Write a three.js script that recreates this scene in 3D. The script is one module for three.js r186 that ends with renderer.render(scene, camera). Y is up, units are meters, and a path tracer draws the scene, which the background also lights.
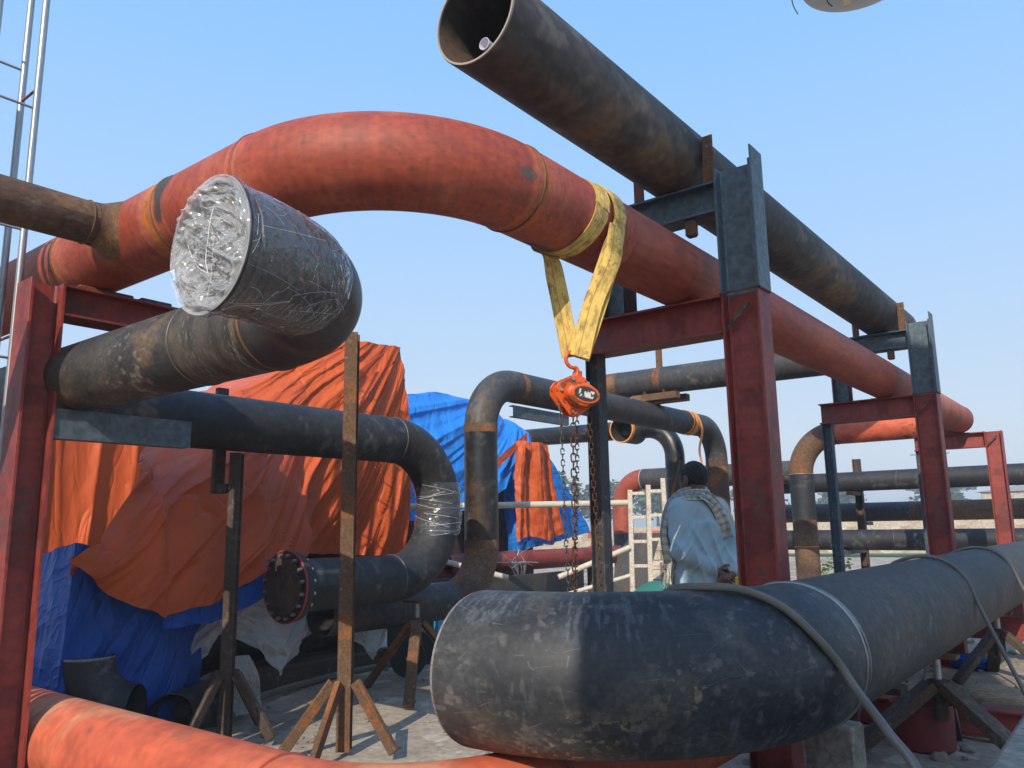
import * as THREE from 'three';
import { mergeGeometries } from 'three/addons/utils/BufferGeometryUtils.js';

// ---------------------------------------------------------------- camera, sky, sun, exposure
const D2R = Math.PI / 180;
const scene = new THREE.Scene();
const camera = new THREE.PerspectiveCamera(51.35, 1024 / 768, 0.05, 3000);
camera.position.set(0, 1.25, 0);
camera.rotation.order = 'YXZ';
camera.rotation.set(10.19 * D2R, 38.08 * D2R, -0.855 * D2R);
scene.add(camera);
const renderer = new THREE.WebGLRenderer({ antialias: true });
renderer.toneMapping = THREE.LinearToneMapping;
renderer.toneMappingExposure = 1.0;
renderer.shadowMap.enabled = true;
{
  // clear hazy morning sky: deep blue overhead, paling towards the horizon; a glow round the sun, strengthened to fill the shade
  const W = 512, H = 256, data = new Float32Array(W * H * 4);
  const stops = [[0, .82, .88, .93], [5, .72, .84, .96], [11, .56, .755, 1.0], [20, .43, .685, 1.04], [33, .305, .60, 1.04], [50, .215, .49, 1.0], [90, .16, .38, .88]];
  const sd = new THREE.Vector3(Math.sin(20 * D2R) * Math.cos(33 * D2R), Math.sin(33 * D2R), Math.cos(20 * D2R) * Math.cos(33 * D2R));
  for (let j = 0; j < H; j++) {
    const el = (j + .5) / H * 180 - 90, e = Math.max(0, el);
    let k = 0; while (k < stops.length - 2 && e > stops[k + 1][0]) k++;
    const a = stops[k], b = stops[k + 1], t = Math.min(1, (e - a[0]) / (b[0] - a[0]));
    for (let i = 0; i < W; i++) {
      const az = ((i + .5) / W - .5) * 2 * Math.PI, ce = Math.cos(el * D2R);
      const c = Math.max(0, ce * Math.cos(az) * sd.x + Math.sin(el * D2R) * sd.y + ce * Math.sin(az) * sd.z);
      const g = .38 * Math.pow(c, 3) + .9 * Math.pow(c, 20), o = (j * W + i) * 4; // haze glow round the sun, raised to lift the shaded sides
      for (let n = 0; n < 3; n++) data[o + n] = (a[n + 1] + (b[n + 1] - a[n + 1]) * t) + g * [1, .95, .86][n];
      data[o + 3] = 1;
    }
  }
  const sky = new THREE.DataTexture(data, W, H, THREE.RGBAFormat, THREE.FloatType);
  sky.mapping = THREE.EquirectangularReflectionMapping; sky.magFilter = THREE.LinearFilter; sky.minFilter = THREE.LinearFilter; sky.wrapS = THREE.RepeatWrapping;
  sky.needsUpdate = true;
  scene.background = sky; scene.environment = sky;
  const sun = new THREE.DirectionalLight(new THREE.Color().setRGB(1, .9, .75), 4.6);
  sun.position.copy(sd).multiplyScalar(60).add(new THREE.Vector3(-3, 0, -5));
  sun.target.position.set(-3, 0, -5);
  sun.castShadow = true; sun.shadow.mapSize.set(4096, 4096); sun.shadow.radius = .5;
  Object.assign(sun.shadow.camera, { left: -30, right: 30, top: 30, bottom: -30, near: 1, far: 150 });
  scene.add(sun, sun.target);
}
scene.fog = new THREE.FogExp2(new THREE.Color().setRGB(.82, .89, .96), 0.0028);

// ---------------------------------------------------------------- helpers
const V = (x, y, z) => new THREE.Vector3(x, y, z);
let seedState = 12345;
function seed(s) { seedState = s >>> 0; }
function rnd() { seedState = (seedState + 0x6D2B79F5) | 0; let t = Math.imul(seedState ^ (seedState >>> 15), 1 | seedState); t = (t + Math.imul(t ^ (t >>> 7), 61 | t)) ^ t; return ((t ^ (t >>> 14)) >>> 0) / 4294967296; }
const rr = (a, b) => a + (b - a) * rnd();
const clamp = (x, a = 0, b = 1) => Math.min(b, Math.max(a, x));
const smooth = (a, b, x) => { const t = clamp((x - a) / (b - a)); return t * t * (3 - 2 * t); };
const mix = (a, b, t) => a + (b - a) * t;
const HASH = new Float32Array(65536); seed(77); for (let i = 0; i < 65536; i++) HASH[i] = rnd();
const hsh = (x, y, s) => HASH[((x * 374761 + y * 668265 + s * 9277) ^ ((x * 1274126) >> 3) ^ (y * 7919)) & 65535];
// periodic value noise (period px, py cells)
function vn(x, y, px, py, s) {
  const xi = Math.floor(x), yi = Math.floor(y), fx = x - xi, fy = y - yi, u = fx * fx * (3 - 2 * fx), v = fy * fy * (3 - 2 * fy);
  const m = (a, b) => ((a % b) + b) % b, x0 = m(xi, px), x1 = m(xi + 1, px), y0 = m(yi, py), y1 = m(yi + 1, py);
  return mix(mix(hsh(x0, y0, s), hsh(x1, y0, s), u), mix(hsh(x0, y1, s), hsh(x1, y1, s), u), v);
}
function fbm(u, v, px, py, oct, s) { let a = .5, r = 0, n = 0; for (let i = 0; i < oct; i++) { r += a * vn(u * px, v * py, px, py, s + i * 31); n += a; a *= .5; px *= 2; py *= 2; } return r / n; }
const P = 4096;
const fb = (x, y, oct, s) => { let a = .5, r = 0, n = 0, f = 1; for (let i = 0; i < oct; i++) { r += a * vn(x * f, y * f, P, P, s + i * 31); n += a; a *= .5; f *= 2; } return r / n; };
const ridge = (x, y, oct, s) => { let a = .5, r = 0, n = 0, f = 1; for (let i = 0; i < oct; i++) { r += a * (1 - Math.abs(2 * vn(x * f, y * f, P, P, s + i * 17) - 1)); n += a; a *= .5; f *= 2.1; } return r / n; };

// colour texture: fn(u, v) -> sRGB 0..255 triple, then optional strokes on the canvas
function tex(w, h, fn, draw, sx = 1, sy = sx) {
  const c = document.createElement('canvas'); c.width = w; c.height = h;
  const g = c.getContext('2d'), im = g.createImageData(w, h), d = im.data;
  for (let j = 0; j < h; j++) for (let i = 0; i < w; i++) { const q = fn((i + .5) / w, 1 - (j + .5) / h), o = (j * w + i) * 4; d[o] = clamp(q[0], 0, 255); d[o + 1] = clamp(q[1], 0, 255); d[o + 2] = clamp(q[2], 0, 255); d[o + 3] = 255; }
  g.putImageData(im, 0, 0);
  if (draw) draw(g, w, h);
  const t = new THREE.CanvasTexture(c); t.colorSpace = THREE.SRGBColorSpace; t.wrapS = t.wrapT = THREE.RepeatWrapping; t.repeat.set(1 / sx, 1 / sy); t.anisotropy = 8;
  return t;
}
function bumpTex(w, h, fn, sx = 1, sy = sx) { const t = tex(w, h, (u, v) => { const k = fn(u, v) * 255; return [k, k, k]; }, null, sx, sy); t.colorSpace = THREE.NoColorSpace; return t; }
const mixc = (a, b, t) => [mix(a[0], b[0], t), mix(a[1], b[1], t), mix(a[2], b[2], t)];
function scratches(n, col, aMax, lenMax, wid, dir) {
  return (g, w, h) => { for (let i = 0; i < n; i++) { const x = rnd() * w, y = rnd() * h, a = dir === undefined ? rnd() * 6.28 : dir + rr(-.35, .35), L = rr(.02, 1) * rr(.1, 1) * lenMax * w; g.strokeStyle = `rgba(${col},${rr(.15, 1) * aMax})`; g.lineWidth = rr(.4, 1) * wid; g.beginPath(); g.moveTo(x, y); g.quadraticCurveTo(x + Math.cos(a) * L * .5 + rr(-6, 6), y + Math.sin(a) * L * .5 + rr(-6, 6), x + Math.cos(a) * L, y + Math.sin(a) * L); g.stroke(); } };
}
const mat = (o) => new THREE.MeshStandardMaterial({ side: THREE.DoubleSide, ...o });
const phys = (o) => new THREE.MeshPhysicalMaterial({ side: THREE.DoubleSide, ...o });

const used = {};
function numbered(n) { const k = used[n] = (used[n] ?? -1) + 1; return k ? `${n}_${String(k).padStart(3, '0')}` : n; }
function shade(o) { o.traverse((m) => { if (m.isMesh) { m.castShadow = true; m.receiveShadow = true; } }); return o; }
function thing(name, label, category, pos = V(0, 0, 0), group, kind) {
  const o = new THREE.Group(); o.name = numbered(name); o.position.copy(pos); scene.add(o);
  o.userData = { label, category }; if (group) o.userData.group = group; if (kind) o.userData.kind = kind;
  return o;
}
// a part: geometry is given in world coordinates
function part(t, name, geo, m, label) {
  const w = V(0, 0, 0); for (let p = t; p && p !== scene; p = p.parent) w.add(p.position);
  geo.translate(-w.x, -w.y, -w.z);
  const o = new THREE.Mesh(geo, m); o.name = name; o.castShadow = o.receiveShadow = true; if (label) o.userData.label = label; t.add(o); return o;
}
function single(name, geo, m, label, category, group, kind) { // a thing that is one mesh, its origin at its base
  geo.computeBoundingBox(); const b = geo.boundingBox, c = V((b.min.x + b.max.x) / 2, b.min.y, (b.min.z + b.max.z) / 2); geo.translate(-c.x, -c.y, -c.z);
  const o = new THREE.Mesh(geo, m); o.name = numbered(name); o.position.copy(c); o.castShadow = o.receiveShadow = true; scene.add(o);
  o.userData = { label, category }; if (group) o.userData.group = group; if (kind) o.userData.kind = kind; return o;
}
function structure(name, geo, m) { const o = new THREE.Mesh(geo, m); o.name = name; o.userData = { kind: 'structure' }; o.castShadow = o.receiveShadow = true; scene.add(o); return o; }
function copyOf(t, dx, dy, dz, label) { const c = t.clone(); c.name = numbered(t.name.replace(/_\d{3}$/, '')); c.position.add(V(dx, dy, dz)); c.userData = { ...t.userData, label }; scene.add(c); return c; }

function fromGrid(nu, nv, f, closeU = false, uvf) { // f(u,v) -> Vector3
  const pos = [], uv = [], idx = [];
  for (let j = 0; j <= nv; j++) for (let i = 0; i <= nu; i++) { const u = i / nu, v = j / nv, p = f(closeU && i === nu ? 0 : u, v); pos.push(p.x, p.y, p.z); const q = uvf ? uvf(u, v) : [u, v]; uv.push(q[0], q[1]); }
  for (let j = 0; j < nv; j++) for (let i = 0; i < nu; i++) { const a = j * (nu + 1) + i, b = a + 1, c = a + nu + 1, d = c + 1; idx.push(a, b, d, a, d, c); }
  const g = new THREE.BufferGeometry(); g.setAttribute('position', new THREE.Float32BufferAttribute(pos, 3)); g.setAttribute('uv', new THREE.Float32BufferAttribute(uv, 2)); g.setIndex(idx); g.computeVertexNormals();
  if (closeU) { const n = g.attributes.normal; for (let j = 0; j <= nv; j++) { const a = j * (nu + 1), b = a + nu, m = V(n.getX(a) + n.getX(b), n.getY(a) + n.getY(b), n.getZ(a) + n.getZ(b)).normalize(); n.setXYZ(a, m.x, m.y, m.z); n.setXYZ(b, m.x, m.y, m.z); } }
  return g;
}
function triUV(geo) { // uv in metres from position and face direction
  const g = geo.index ? geo.toNonIndexed() : geo, p = g.attributes.position, uv = new Float32Array(p.count * 2);
  for (let i = 0; i < p.count; i += 3) {
    const a = V(p.getX(i), p.getY(i), p.getZ(i)), b = V(p.getX(i + 1), p.getY(i + 1), p.getZ(i + 1)), c = V(p.getX(i + 2), p.getY(i + 2), p.getZ(i + 2));
    const n = b.clone().sub(a).cross(c.clone().sub(a)), x = Math.abs(n.x), y = Math.abs(n.y), z = Math.abs(n.z);
    [a, b, c].forEach((q, k) => { const o = (i + k) * 2; if (y >= x && y >= z) { uv[o] = q.x; uv[o + 1] = q.z; } else if (x >= z) { uv[o] = q.z; uv[o + 1] = q.y; } else { uv[o] = q.x; uv[o + 1] = q.y; } });
  }
  g.setAttribute('uv', new THREE.BufferAttribute(uv, 2)); return g;
}
const merge = (l) => mergeGeometries(l.map((g) => { const q = g.index ? g.toNonIndexed() : g; for (const k of Object.keys(q.attributes)) if (!['position', 'normal', 'uv'].includes(k)) q.deleteAttribute(k); return q; }));
// chamfered box between two corners, or oriented bar from a to b
function chamfer(w, h, d, c = .004) {
  c = Math.min(c, w * .3, h * .3, d * .3);
  const s = new THREE.Shape(); const x = w / 2 - c, y = h / 2 - c;
  s.moveTo(-x, -h / 2); s.lineTo(x, -h / 2); s.lineTo(w / 2, -y); s.lineTo(w / 2, y); s.lineTo(x, h / 2); s.lineTo(-x, h / 2); s.lineTo(-w / 2, y); s.lineTo(-w / 2, -y); s.closePath();
  const g = new THREE.ExtrudeGeometry(s, { depth: d - 2 * c, bevelEnabled: true, bevelThickness: c, bevelSize: c * .6, bevelOffset: -c * .6, bevelSegments: 1, steps: 1 });
  g.translate(0, 0, -(d - 2 * c) / 2); return g;
}
function box(x0, y0, z0, x1, y1, z1, c) { const g = chamfer(Math.abs(x1 - x0), Math.abs(y1 - y0), Math.abs(z1 - z0), c); g.translate((x0 + x1) / 2, (y0 + y1) / 2, (z0 + z1) / 2); return triUV(g); }
function basis(a, b, up) { const z = b.clone().sub(a).normalize(); let y = up.clone().addScaledVector(z, -up.dot(z)); if (y.length() < 1e-4) y = Math.abs(z.y) < .9 ? V(0, 1, 0) : V(1, 0, 0), y.addScaledVector(z, -y.dot(z)); y.normalize(); const x = y.clone().cross(z); return new THREE.Matrix4().makeBasis(x, y, z); }
function bar(a, b, w, h, up = V(0, 1, 0), c = .003) { const L = a.distanceTo(b), g = triUV(chamfer(w, h, L, c)); g.applyMatrix4(basis(a, b, up)); g.translate((a.x + b.x) / 2, (a.y + b.y) / 2, (a.z + b.z) / 2); return g; }
function profile(shape, a, b, up) { const L = a.distanceTo(b), g = triUV(new THREE.ExtrudeGeometry(shape, { depth: L, bevelEnabled: false, steps: 1, curveSegments: 4 })); g.applyMatrix4(basis(a, b, up)); g.translate(a.x, a.y, a.z); return g; }
// H section: depth h along "up", flange width b
function hShape(h, b, tw = .009, tf = .012) {
  const s = new THREE.Shape(), x = b / 2, y = h / 2, t = tw / 2, r = .008, k = .0015;
  s.moveTo(-x + k, -y); s.lineTo(x - k, -y); s.lineTo(x, -y + k); s.lineTo(x, -y + tf); s.lineTo(t + r, -y + tf); s.lineTo(t, -y + tf + r); s.lineTo(t, y - tf - r); s.lineTo(t + r, y - tf); s.lineTo(x, y - tf); s.lineTo(x, y - k); s.lineTo(x - k, y);
  s.lineTo(-x + k, y); s.lineTo(-x, y - k); s.lineTo(-x, y - tf); s.lineTo(-t - r, y - tf); s.lineTo(-t, y - tf - r); s.lineTo(-t, -y + tf + r); s.lineTo(-t - r, -y + tf); s.lineTo(-x, -y + tf); s.lineTo(-x, -y + k); s.closePath(); return s;
}
function cShape(h, b, t = .009) { const s = new THREE.Shape(), y = h / 2; s.moveTo(0, -y); s.lineTo(b, -y); s.lineTo(b, -y + t); s.lineTo(t, -y + t); s.lineTo(t, y - t); s.lineTo(b, y - t); s.lineTo(b, y); s.lineTo(0, y); s.closePath(); return s; }
function lShape(w, h, t = .008) { const s = new THREE.Shape(); s.moveTo(0, 0); s.lineTo(w, 0); s.lineTo(w, t); s.lineTo(t, t); s.lineTo(t, h); s.lineTo(0, h); s.closePath(); return s; }
function rod(a, b, r, seg = 10) { const g = new THREE.CylinderGeometry(r, r, a.distanceTo(b), seg, 1); g.rotateX(Math.PI / 2); g.applyMatrix4(basis(a, b, V(0, 1, 0.01))); g.translate((a.x + b.x) / 2, (a.y + b.y) / 2, (a.z + b.z) / 2); return g; }
function wire(pts, r, seg = 60, rs = 8) { return new THREE.TubeGeometry(new THREE.CatmullRomCurve3(pts, false, 'centripetal'), seg, r, rs); }

// ---- pipes: circle swept along frames {p, a, b, s}; uv in metres (or 0..1 with unit)
function sweep(fr, R, o = {}) {
  const seg = o.seg ?? 56, L0 = fr[0].s, L1 = fr[fr.length - 1].s, parts = [], per = 2 * Math.PI * R;
  const skin = (rad, from, to, flip) => {
    const list = fr.slice(from, to + 1), n = list.length - 1, pos = [], nor = [], uv = [], idx = [];
    list.forEach((f) => { for (let i = 0; i <= seg; i++) { const th = i / seg * 2 * Math.PI, d = f.a.clone().multiplyScalar(Math.cos(th)).addScaledVector(f.b, Math.sin(th)), p = f.p.clone().addScaledVector(d, rad); pos.push(p.x, p.y, p.z); if (flip) d.negate(); nor.push(d.x, d.y, d.z); o.unit ? uv.push(i / seg, (f.s - L0) / (L1 - L0)) : uv.push(i / seg * Math.max(1, Math.round(per)), f.s + (o.v0 ?? 0)); } });
    for (let j = 0; j < n; j++) for (let i = 0; i < seg; i++) { const a = j * (seg + 1) + i, b = a + 1, c = a + seg + 1, d = c + 1; flip ? idx.push(a, d, b, a, c, d) : idx.push(a, b, d, a, d, c); }
    const g = new THREE.BufferGeometry(); g.setAttribute('position', new THREE.Float32BufferAttribute(pos, 3)); g.setAttribute('normal', new THREE.Float32BufferAttribute(nor, 3)); g.setAttribute('uv', new THREE.Float32BufferAttribute(uv, 2)); g.setIndex(idx); return g;
  };
  parts.push(skin(R, 0, fr.length - 1, false));
  if (o.open) {
    const w = o.wall ?? .012; parts.push(skin(R - w, 0, fr.length - 1, true));
    for (const k of [0, fr.length - 1]) { const f = fr[k], t = f.a.clone().cross(f.b).multiplyScalar(k ? 1 : -1); const pos = [], nor = [], uv = [], idx = []; for (let i = 0; i <= seg; i++) { const th = i / seg * 2 * Math.PI, d = f.a.clone().multiplyScalar(Math.cos(th)).addScaledVector(f.b, Math.sin(th)); for (const q of [R, R - w]) { const p = f.p.clone().addScaledVector(d, q); pos.push(p.x, p.y, p.z); nor.push(t.x, t.y, t.z); uv.push(i / seg * (o.unit ? 1 : 2), q === R ? .02 : .0); } } for (let i = 0; i < seg; i++) { const a = i * 2; idx.push(a, a + 1, a + 3, a, a + 3, a + 2); } const g = new THREE.BufferGeometry(); g.setAttribute('position', new THREE.Float32BufferAttribute(pos, 3)); g.setAttribute('normal', new THREE.Float32BufferAttribute(nor, 3)); g.setAttribute('uv', new THREE.Float32BufferAttribute(uv, 2)); g.setIndex(idx); parts.push(g); }
  }
  return parts.length > 1 ? merge(parts) : parts[0];
}
function straightFrames(p0, p1, n = 1) { const d = p1.clone().sub(p0), L = d.length(); d.normalize(); const b = Math.abs(d.y) < .9 ? V(0, 1, 0) : V(0, 0, 1); const a = b.clone().cross(d).normalize(); const bb = d.clone().cross(a).normalize(); return Array.from({ length: n + 1 }, (_, i) => ({ p: p0.clone().lerp(p1, i / n), a, b: bb, s: L * i / n })); }
function arcFrames(c, r0, r1, rc, n = 20) { // r0, r1 unit radials (perpendicular)
  const nrm = r0.clone().cross(r1).normalize(), out = []; for (let i = 0; i <= n; i++) { const t = i / n * Math.PI / 2, a = r0.clone().multiplyScalar(Math.cos(t)).addScaledVector(r1, Math.sin(t)); out.push({ p: c.clone().addScaledVector(a, rc), a, b: nrm.clone().negate(), s: rc * t }); } return out;
}
function weldRing(p, d, R, w = .007) { const g = new THREE.TorusGeometry(R - .001, w, 6, 72), q = g.attributes.position; seed(Math.round((p.x + p.z) * 1000) + 5000); for (let i = 0; i < q.count; i++) { const k = 1 + (vn(i * .9, 3, P, P, 5) - .5) * .012; q.setXYZ(i, q.getX(i) * k, q.getY(i) * k, q.getZ(i)); } g.applyMatrix4(basis(p, p.clone().add(d), V(0, 1, .01))); g.translate(p.x, p.y, p.z); return g; }
// a run of pipe along a polyline with 90 degree bends of radius rc; m(kind, index) gives { m, unit, skip }
function pipeRun(t, pts, R, rc, m, o = {}) {
  let cur = pts[0].clone(), k = 0, run = 0;
  const section = (a, b, first, last) => { const q = m('section', k++) ?? {}; const open = (first && o.openStart) || (last && o.openEnd); const L = a.distanceTo(b); const me = part(t, 'pipe_section', sweep(straightFrames(a, b, Math.max(1, Math.round(L / .4))), R, { unit: q.unit, open, wall: o.wall, v0: run }), q.m, q.label); run += L; return me; };
  for (let i = 1; i < pts.length; i++) {
    const d0 = pts[i].clone().sub(pts[i - 1]).normalize();
    if (i === pts.length - 1) { section(cur, pts[i], i === 1, true); break; }
    const d1 = pts[i + 1].clone().sub(pts[i]).normalize(), s = pts[i].clone().addScaledVector(d0, -rc), e = pts[i].clone().addScaledVector(d1, rc);
    if (cur.distanceTo(s) > .02) { section(cur, s, i === 1, false); if (o.weld) part(t, 'weld_bead', weldRing(s, d0, R), o.weld); }
    const q = m('elbow', k++) ?? {}, c = s.clone().addScaledVector(d1, rc), last = i === pts.length - 2 && e.distanceTo(pts[i + 1]) < .02;
    part(t, 'elbow', sweep(arcFrames(c, d1.clone().negate(), d0, rc), R, { unit: q.unit, open: (last && o.openEnd) || (i === 1 && o.openStart && cur.distanceTo(s) <= .02), wall: o.wall, v0: run }), q.m, q.label); run += rc * 1.57;
    if (last) break;
    if (o.weld) part(t, 'weld_bead', weldRing(e, d1, R), o.weld);
    cur = e;
  }
}

// ---------------------------------------------------------------- materials
const bumpGrain = bumpTex(512, 512, (u, v) => fbm(u, v, 24, 24, 4, 3) * .7 + fbm(u, v, 6, 6, 3, 9) * .3, 1);
const bumpRough = bumpTex(512, 512, (u, v) => fbm(u, v, 40, 40, 3, 13) * .6 + Math.pow(fbm(u, v, 10, 10, 3, 19), 2) * .6, 1);
// coated or mill-scale pipe: dark, dusty, scuffed
function pipeTex(s, base, dust, rust, o = {}) {
  seed(s); const dk = o.dust ?? .35, rk = o.rust ?? .25;
  return tex(o.w ?? 512, o.h ?? 512, (u, v) => {
    const pu = o.pu ?? 3, pv = o.pv ?? 3;
    const n1 = fbm(u, v, pu, pv, 5, s), n2 = fbm(u, v, pu * 2, pv * 2, 5, s + 50), n3 = fbm(u, v, pu * 24, pv * 24, 2, s + 90);
    let c = mixc(base, dust, smooth(.38, .72, n1) * dk + (n3 - .5) * .16);
    c = mixc(c, rust, smooth(.55, .72, n2) * rk);
    const sc = smooth(.57, .75, fbm(u, v, pu * 9, pv * 9, 5, s + 140)) * (o.scuff ?? .35) * smooth(.42, .62, fbm(u, v, pu, pv, 3, s + 170));
    c = mixc(c, [150, 142, 132], sc); if (o.flake) { const m = smooth(.5, .68, fbm(u, v, pu * .5 | 0 || 1, pv * .5 | 0 || 1, 3, s + 210)); c = mixc(c, [158, 138, 112], smooth(.6, .64, fbm(u, v, pu * 11, pv * 14, 4, s + 220)) * m * o.flake); c = mixc(c, [112, 118, 126], smooth(.5, .7, fbm(u, v, pu * 5, pv * 20, 4, s + 240)) * smooth(.4, .6, fbm(u, v, pu, pv, 2, s + 250)) * o.flake * .5); }
    const k = .9 + (n3 - .5) * .35; return [c[0] * k, c[1] * k, c[2] * k];
  }, (g, w, h) => { scratches(o.scr ?? 60, '176,172,166', (o.scrA ?? .35) * .6, .05, o.scrW ?? 1.1)(g, w, h); scratches(20, '14,14,16', .4, .12, 1.4)(g, w, h); }, o.sx ?? 1, o.sy ?? o.sx ?? 1);
}
const M = {};
M.black = mat({ map: pipeTex(11, [42, 42, 45], [80, 76, 72], [100, 74, 54], { sx: 2, sy: 2, dust: .35, rust: .2 }), roughness: .62, bumpMap: bumpGrain, bumpScale: .002 });
M.blackBack = mat({ map: pipeTex(21, [66, 64, 65], [108, 101, 92], [118, 82, 56], { sx: 2, sy: 2, dust: .45, rust: .3, scr: 90 }), roughness: .6, bumpMap: bumpGrain, bumpScale: .002 });
M.glossBlack = mat({ map: pipeTex(31, [30, 30, 32], [84, 76, 66], [120, 76, 44], { sx: 2, sy: 2, dust: .5, rust: .35, scr: 120, scrA: .6 }), roughness: .38, bumpMap: bumpGrain, bumpScale: .0015 });
M.mill = mat({ map: pipeTex(41, [68, 62, 60], [124, 108, 94], [146, 112, 84], { sx: 2, sy: 3, dust: .7, rust: .5, scr: 30 }), roughness: .7, bumpMap: bumpGrain, bumpScale: .002 });
M.rustPipe = mat({ map: pipeTex(51, [88, 66, 52], [128, 96, 70], [150, 88, 46], { sx: 1.5, sy: 1.5, dust: .8, rust: .7, scr: 20 }), roughness: .85, bumpMap: bumpRough, bumpScale: .003 });
function primerTex(s, base, o = {}) {
  seed(s); return tex(512, 512, (u, v) => { const a = fbm(u, v, 3, 3, 5, s), b = fbm(u, v, 9, 9, 4, s + 40), n = fbm(u, v, 60, 60, 2, s + 77); let c = mixc(base, [base[0] * 1.06 + 6, base[1] * 1.15 + 8, base[2] * 1.15 + 7], smooth(.45, .75, a) * .7); c = mixc(c, [base[0] * .62, base[1] * .6, base[2] * .66], smooth(.56, .74, b) * (o.dark ?? .35)); c = mixc(c, [96, 78, 70], smooth(.68, .74, fbm(u, v, 14, 14, 4, s + 99)) * (o.chip ?? .5)); if (o.dusty) c = mixc(c, [208, 158, 118], smooth(.45, .7, fbm(u, v, 4, 7, 6, s + 133)) * o.dusty); const k = .95 + (n - .5) * .22 + (fbm(u, v, 70, 4, 2, s + 83) - .5) * .1; return [c[0] * k, c[1] * k, c[2] * k]; },
    (g, w, h) => { scratches(o.scr ?? 22, '215,140,120', .3, .1, 1.2)(g, w, h); scratches(o.scr ?? 22, '70,40,38', .35, .12, 1.3)(g, w, h); }, o.sx ?? 2, o.sy ?? o.sx ?? 2);
}
M.primer = mat({ map: primerTex(61, [154, 67, 47]), roughness: .55, bumpMap: bumpGrain, bumpScale: .0012 });
M.primerFrame = mat({ map: primerTex(71, [142, 58, 50], { dark: .45, chip: .4, sx: 1.3 }), roughness: .55, bumpMap: bumpGrain, bumpScale: .0012 });
M.primerOrange = mat({ map: primerTex(81, [196, 86, 56], { chip: .7 }), roughness: .7, bumpMap: bumpGrain, bumpScale: .0012 });
M.greySteel = mat({ map: pipeTex(91, [92, 108, 118], [112, 122, 126], [106, 92, 80], { sx: 1.6, dust: .3, rust: .12, scr: 40 }), roughness: .55, metalness: .15, bumpMap: bumpGrain, bumpScale: .001 });
M.darkSteel = mat({ map: pipeTex(101, [62, 62, 64], [96, 88, 80], [120, 82, 54], { sx: 1, dust: .5, rust: .4, scr: 40 }), roughness: .65, bumpMap: bumpGrain, bumpScale: .0012 });
M.blueSteel = mat({ map: pipeTex(111, [58, 76, 90], [92, 100, 104], [92, 76, 66], { sx: 1, dust: .4, rust: .15 }), roughness: .6, bumpMap: bumpGrain, bumpScale: .001 });
M.rust = mat({ map: pipeTex(121, [104, 76, 54], [146, 110, 76], [150, 88, 44], { sx: .7, dust: .8, rust: .7, scr: 30 }), roughness: .88, bumpMap: bumpRough, bumpScale: .002 });
M.rustDark = mat({ map: pipeTex(125, [62, 50, 44], [96, 78, 64], [110, 70, 44], { sx: .7, dust: .7, rust: .5, scr: 20 }), roughness: .85, bumpMap: bumpRough, bumpScale: .002 });
M.weld = mat({ color: new THREE.Color().setRGB(.13, .11, .1), roughness: .5, metalness: .5 });
M.weldRust = mat({ map: M.rust.map, roughness: .9 });
M.galv = mat({ map: pipeTex(131, [168, 174, 180], [190, 192, 192], [140, 130, 118], { sx: .6, dust: .5, rust: .12, scr: 20 }), roughness: .42, metalness: .65 });
M.whitePaint = mat({ map: pipeTex(141, [226, 216, 200], [206, 192, 170], [150, 110, 78], { sx: .8, dust: .5, rust: .25, scr: 10 }), roughness: .55 });
const prd = (u, v, p, s) => 1 - Math.abs(2 * vn(u * p, v * p, p, p, s) - 1);
const weave = bumpTex(768, 768, (u, v) => { const w = fbm(u, v, 6, 6, 3, 15) * .25; return .55 * Math.pow(prd(u + w, v + w * .6, 9, 5), 3) + .3 * Math.pow(prd(u - w * .5, v + w, 21, 8), 3) + .15 * fbm(u, v, 90, 90, 2, 21); }, 1.6);
function tarpMat(s, base, alt, rough = .5) { const t = tex(512, 512, (u, v) => { const a = fbm(u, v, 3, 3, 4, s), b = fbm(u, v, 12, 12, 4, s + 9); let c = mixc(base, alt, smooth(.4, .7, a) * .55); c = mixc(c, [base[0] * .8, base[1] * .75, base[2] * .75], smooth(.5, .75, b) * .3); return c; }, null, 1.3); return phys({ map: t, roughness: rough, bumpMap: weave, bumpScale: .02, transmission: .1, thickness: 0, specularIntensity: .6 }); }
M.tarpOrange = tarpMat(151, [204, 92, 44], [186, 78, 38]);
M.tarpOrangeOld = tarpMat(155, [206, 98, 70], [196, 84, 56]);
M.tarpRed = tarpMat(158, [180, 84, 60], [166, 74, 52]);
M.tarpBlue = tarpMat(161, [24, 80, 166], [20, 70, 150]);
M.tarpBlueLight = tarpMat(165, [42, 132, 222], [30, 112, 206]);
const filmBump = bumpTex(640, 640, (u, v) => { const w = fbm(u, v, 5, 5, 3, 25) * .3; return .5 * Math.pow(prd(u + w, v - w * .7, 6, 35), 5) + .35 * Math.pow(prd(u - w, v + w * .5, 15, 38), 5) + .15 * Math.pow(prd(u + w * .4, v + w, 34, 41), 4); }, 1);
M.film = phys({ color: new THREE.Color().setRGB(.92, .93, .95), roughness: .09, transmission: .72, thickness: 0, ior: 1.5, bumpMap: filmBump, bumpScale: .01 });
M.filmThin = phys({ color: new THREE.Color().setRGB(.95, .96, .97), roughness: .1, transmission: .96, thickness: 0, ior: 1.5, bumpMap: filmBump, bumpScale: .012 });
M.filmDull = phys({ color: new THREE.Color().setRGB(.72, .71, .69), roughness: .4, transmission: .4, thickness: 0, bumpMap: filmBump, bumpScale: .02 });
M.strand = phys({ color: new THREE.Color().setRGB(.9, .91, .93), roughness: .3, transmission: .3, thickness: 0 });
M.rubber = mat({ color: new THREE.Color().setRGB(.03, .03, .03), roughness: .8 });
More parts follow.
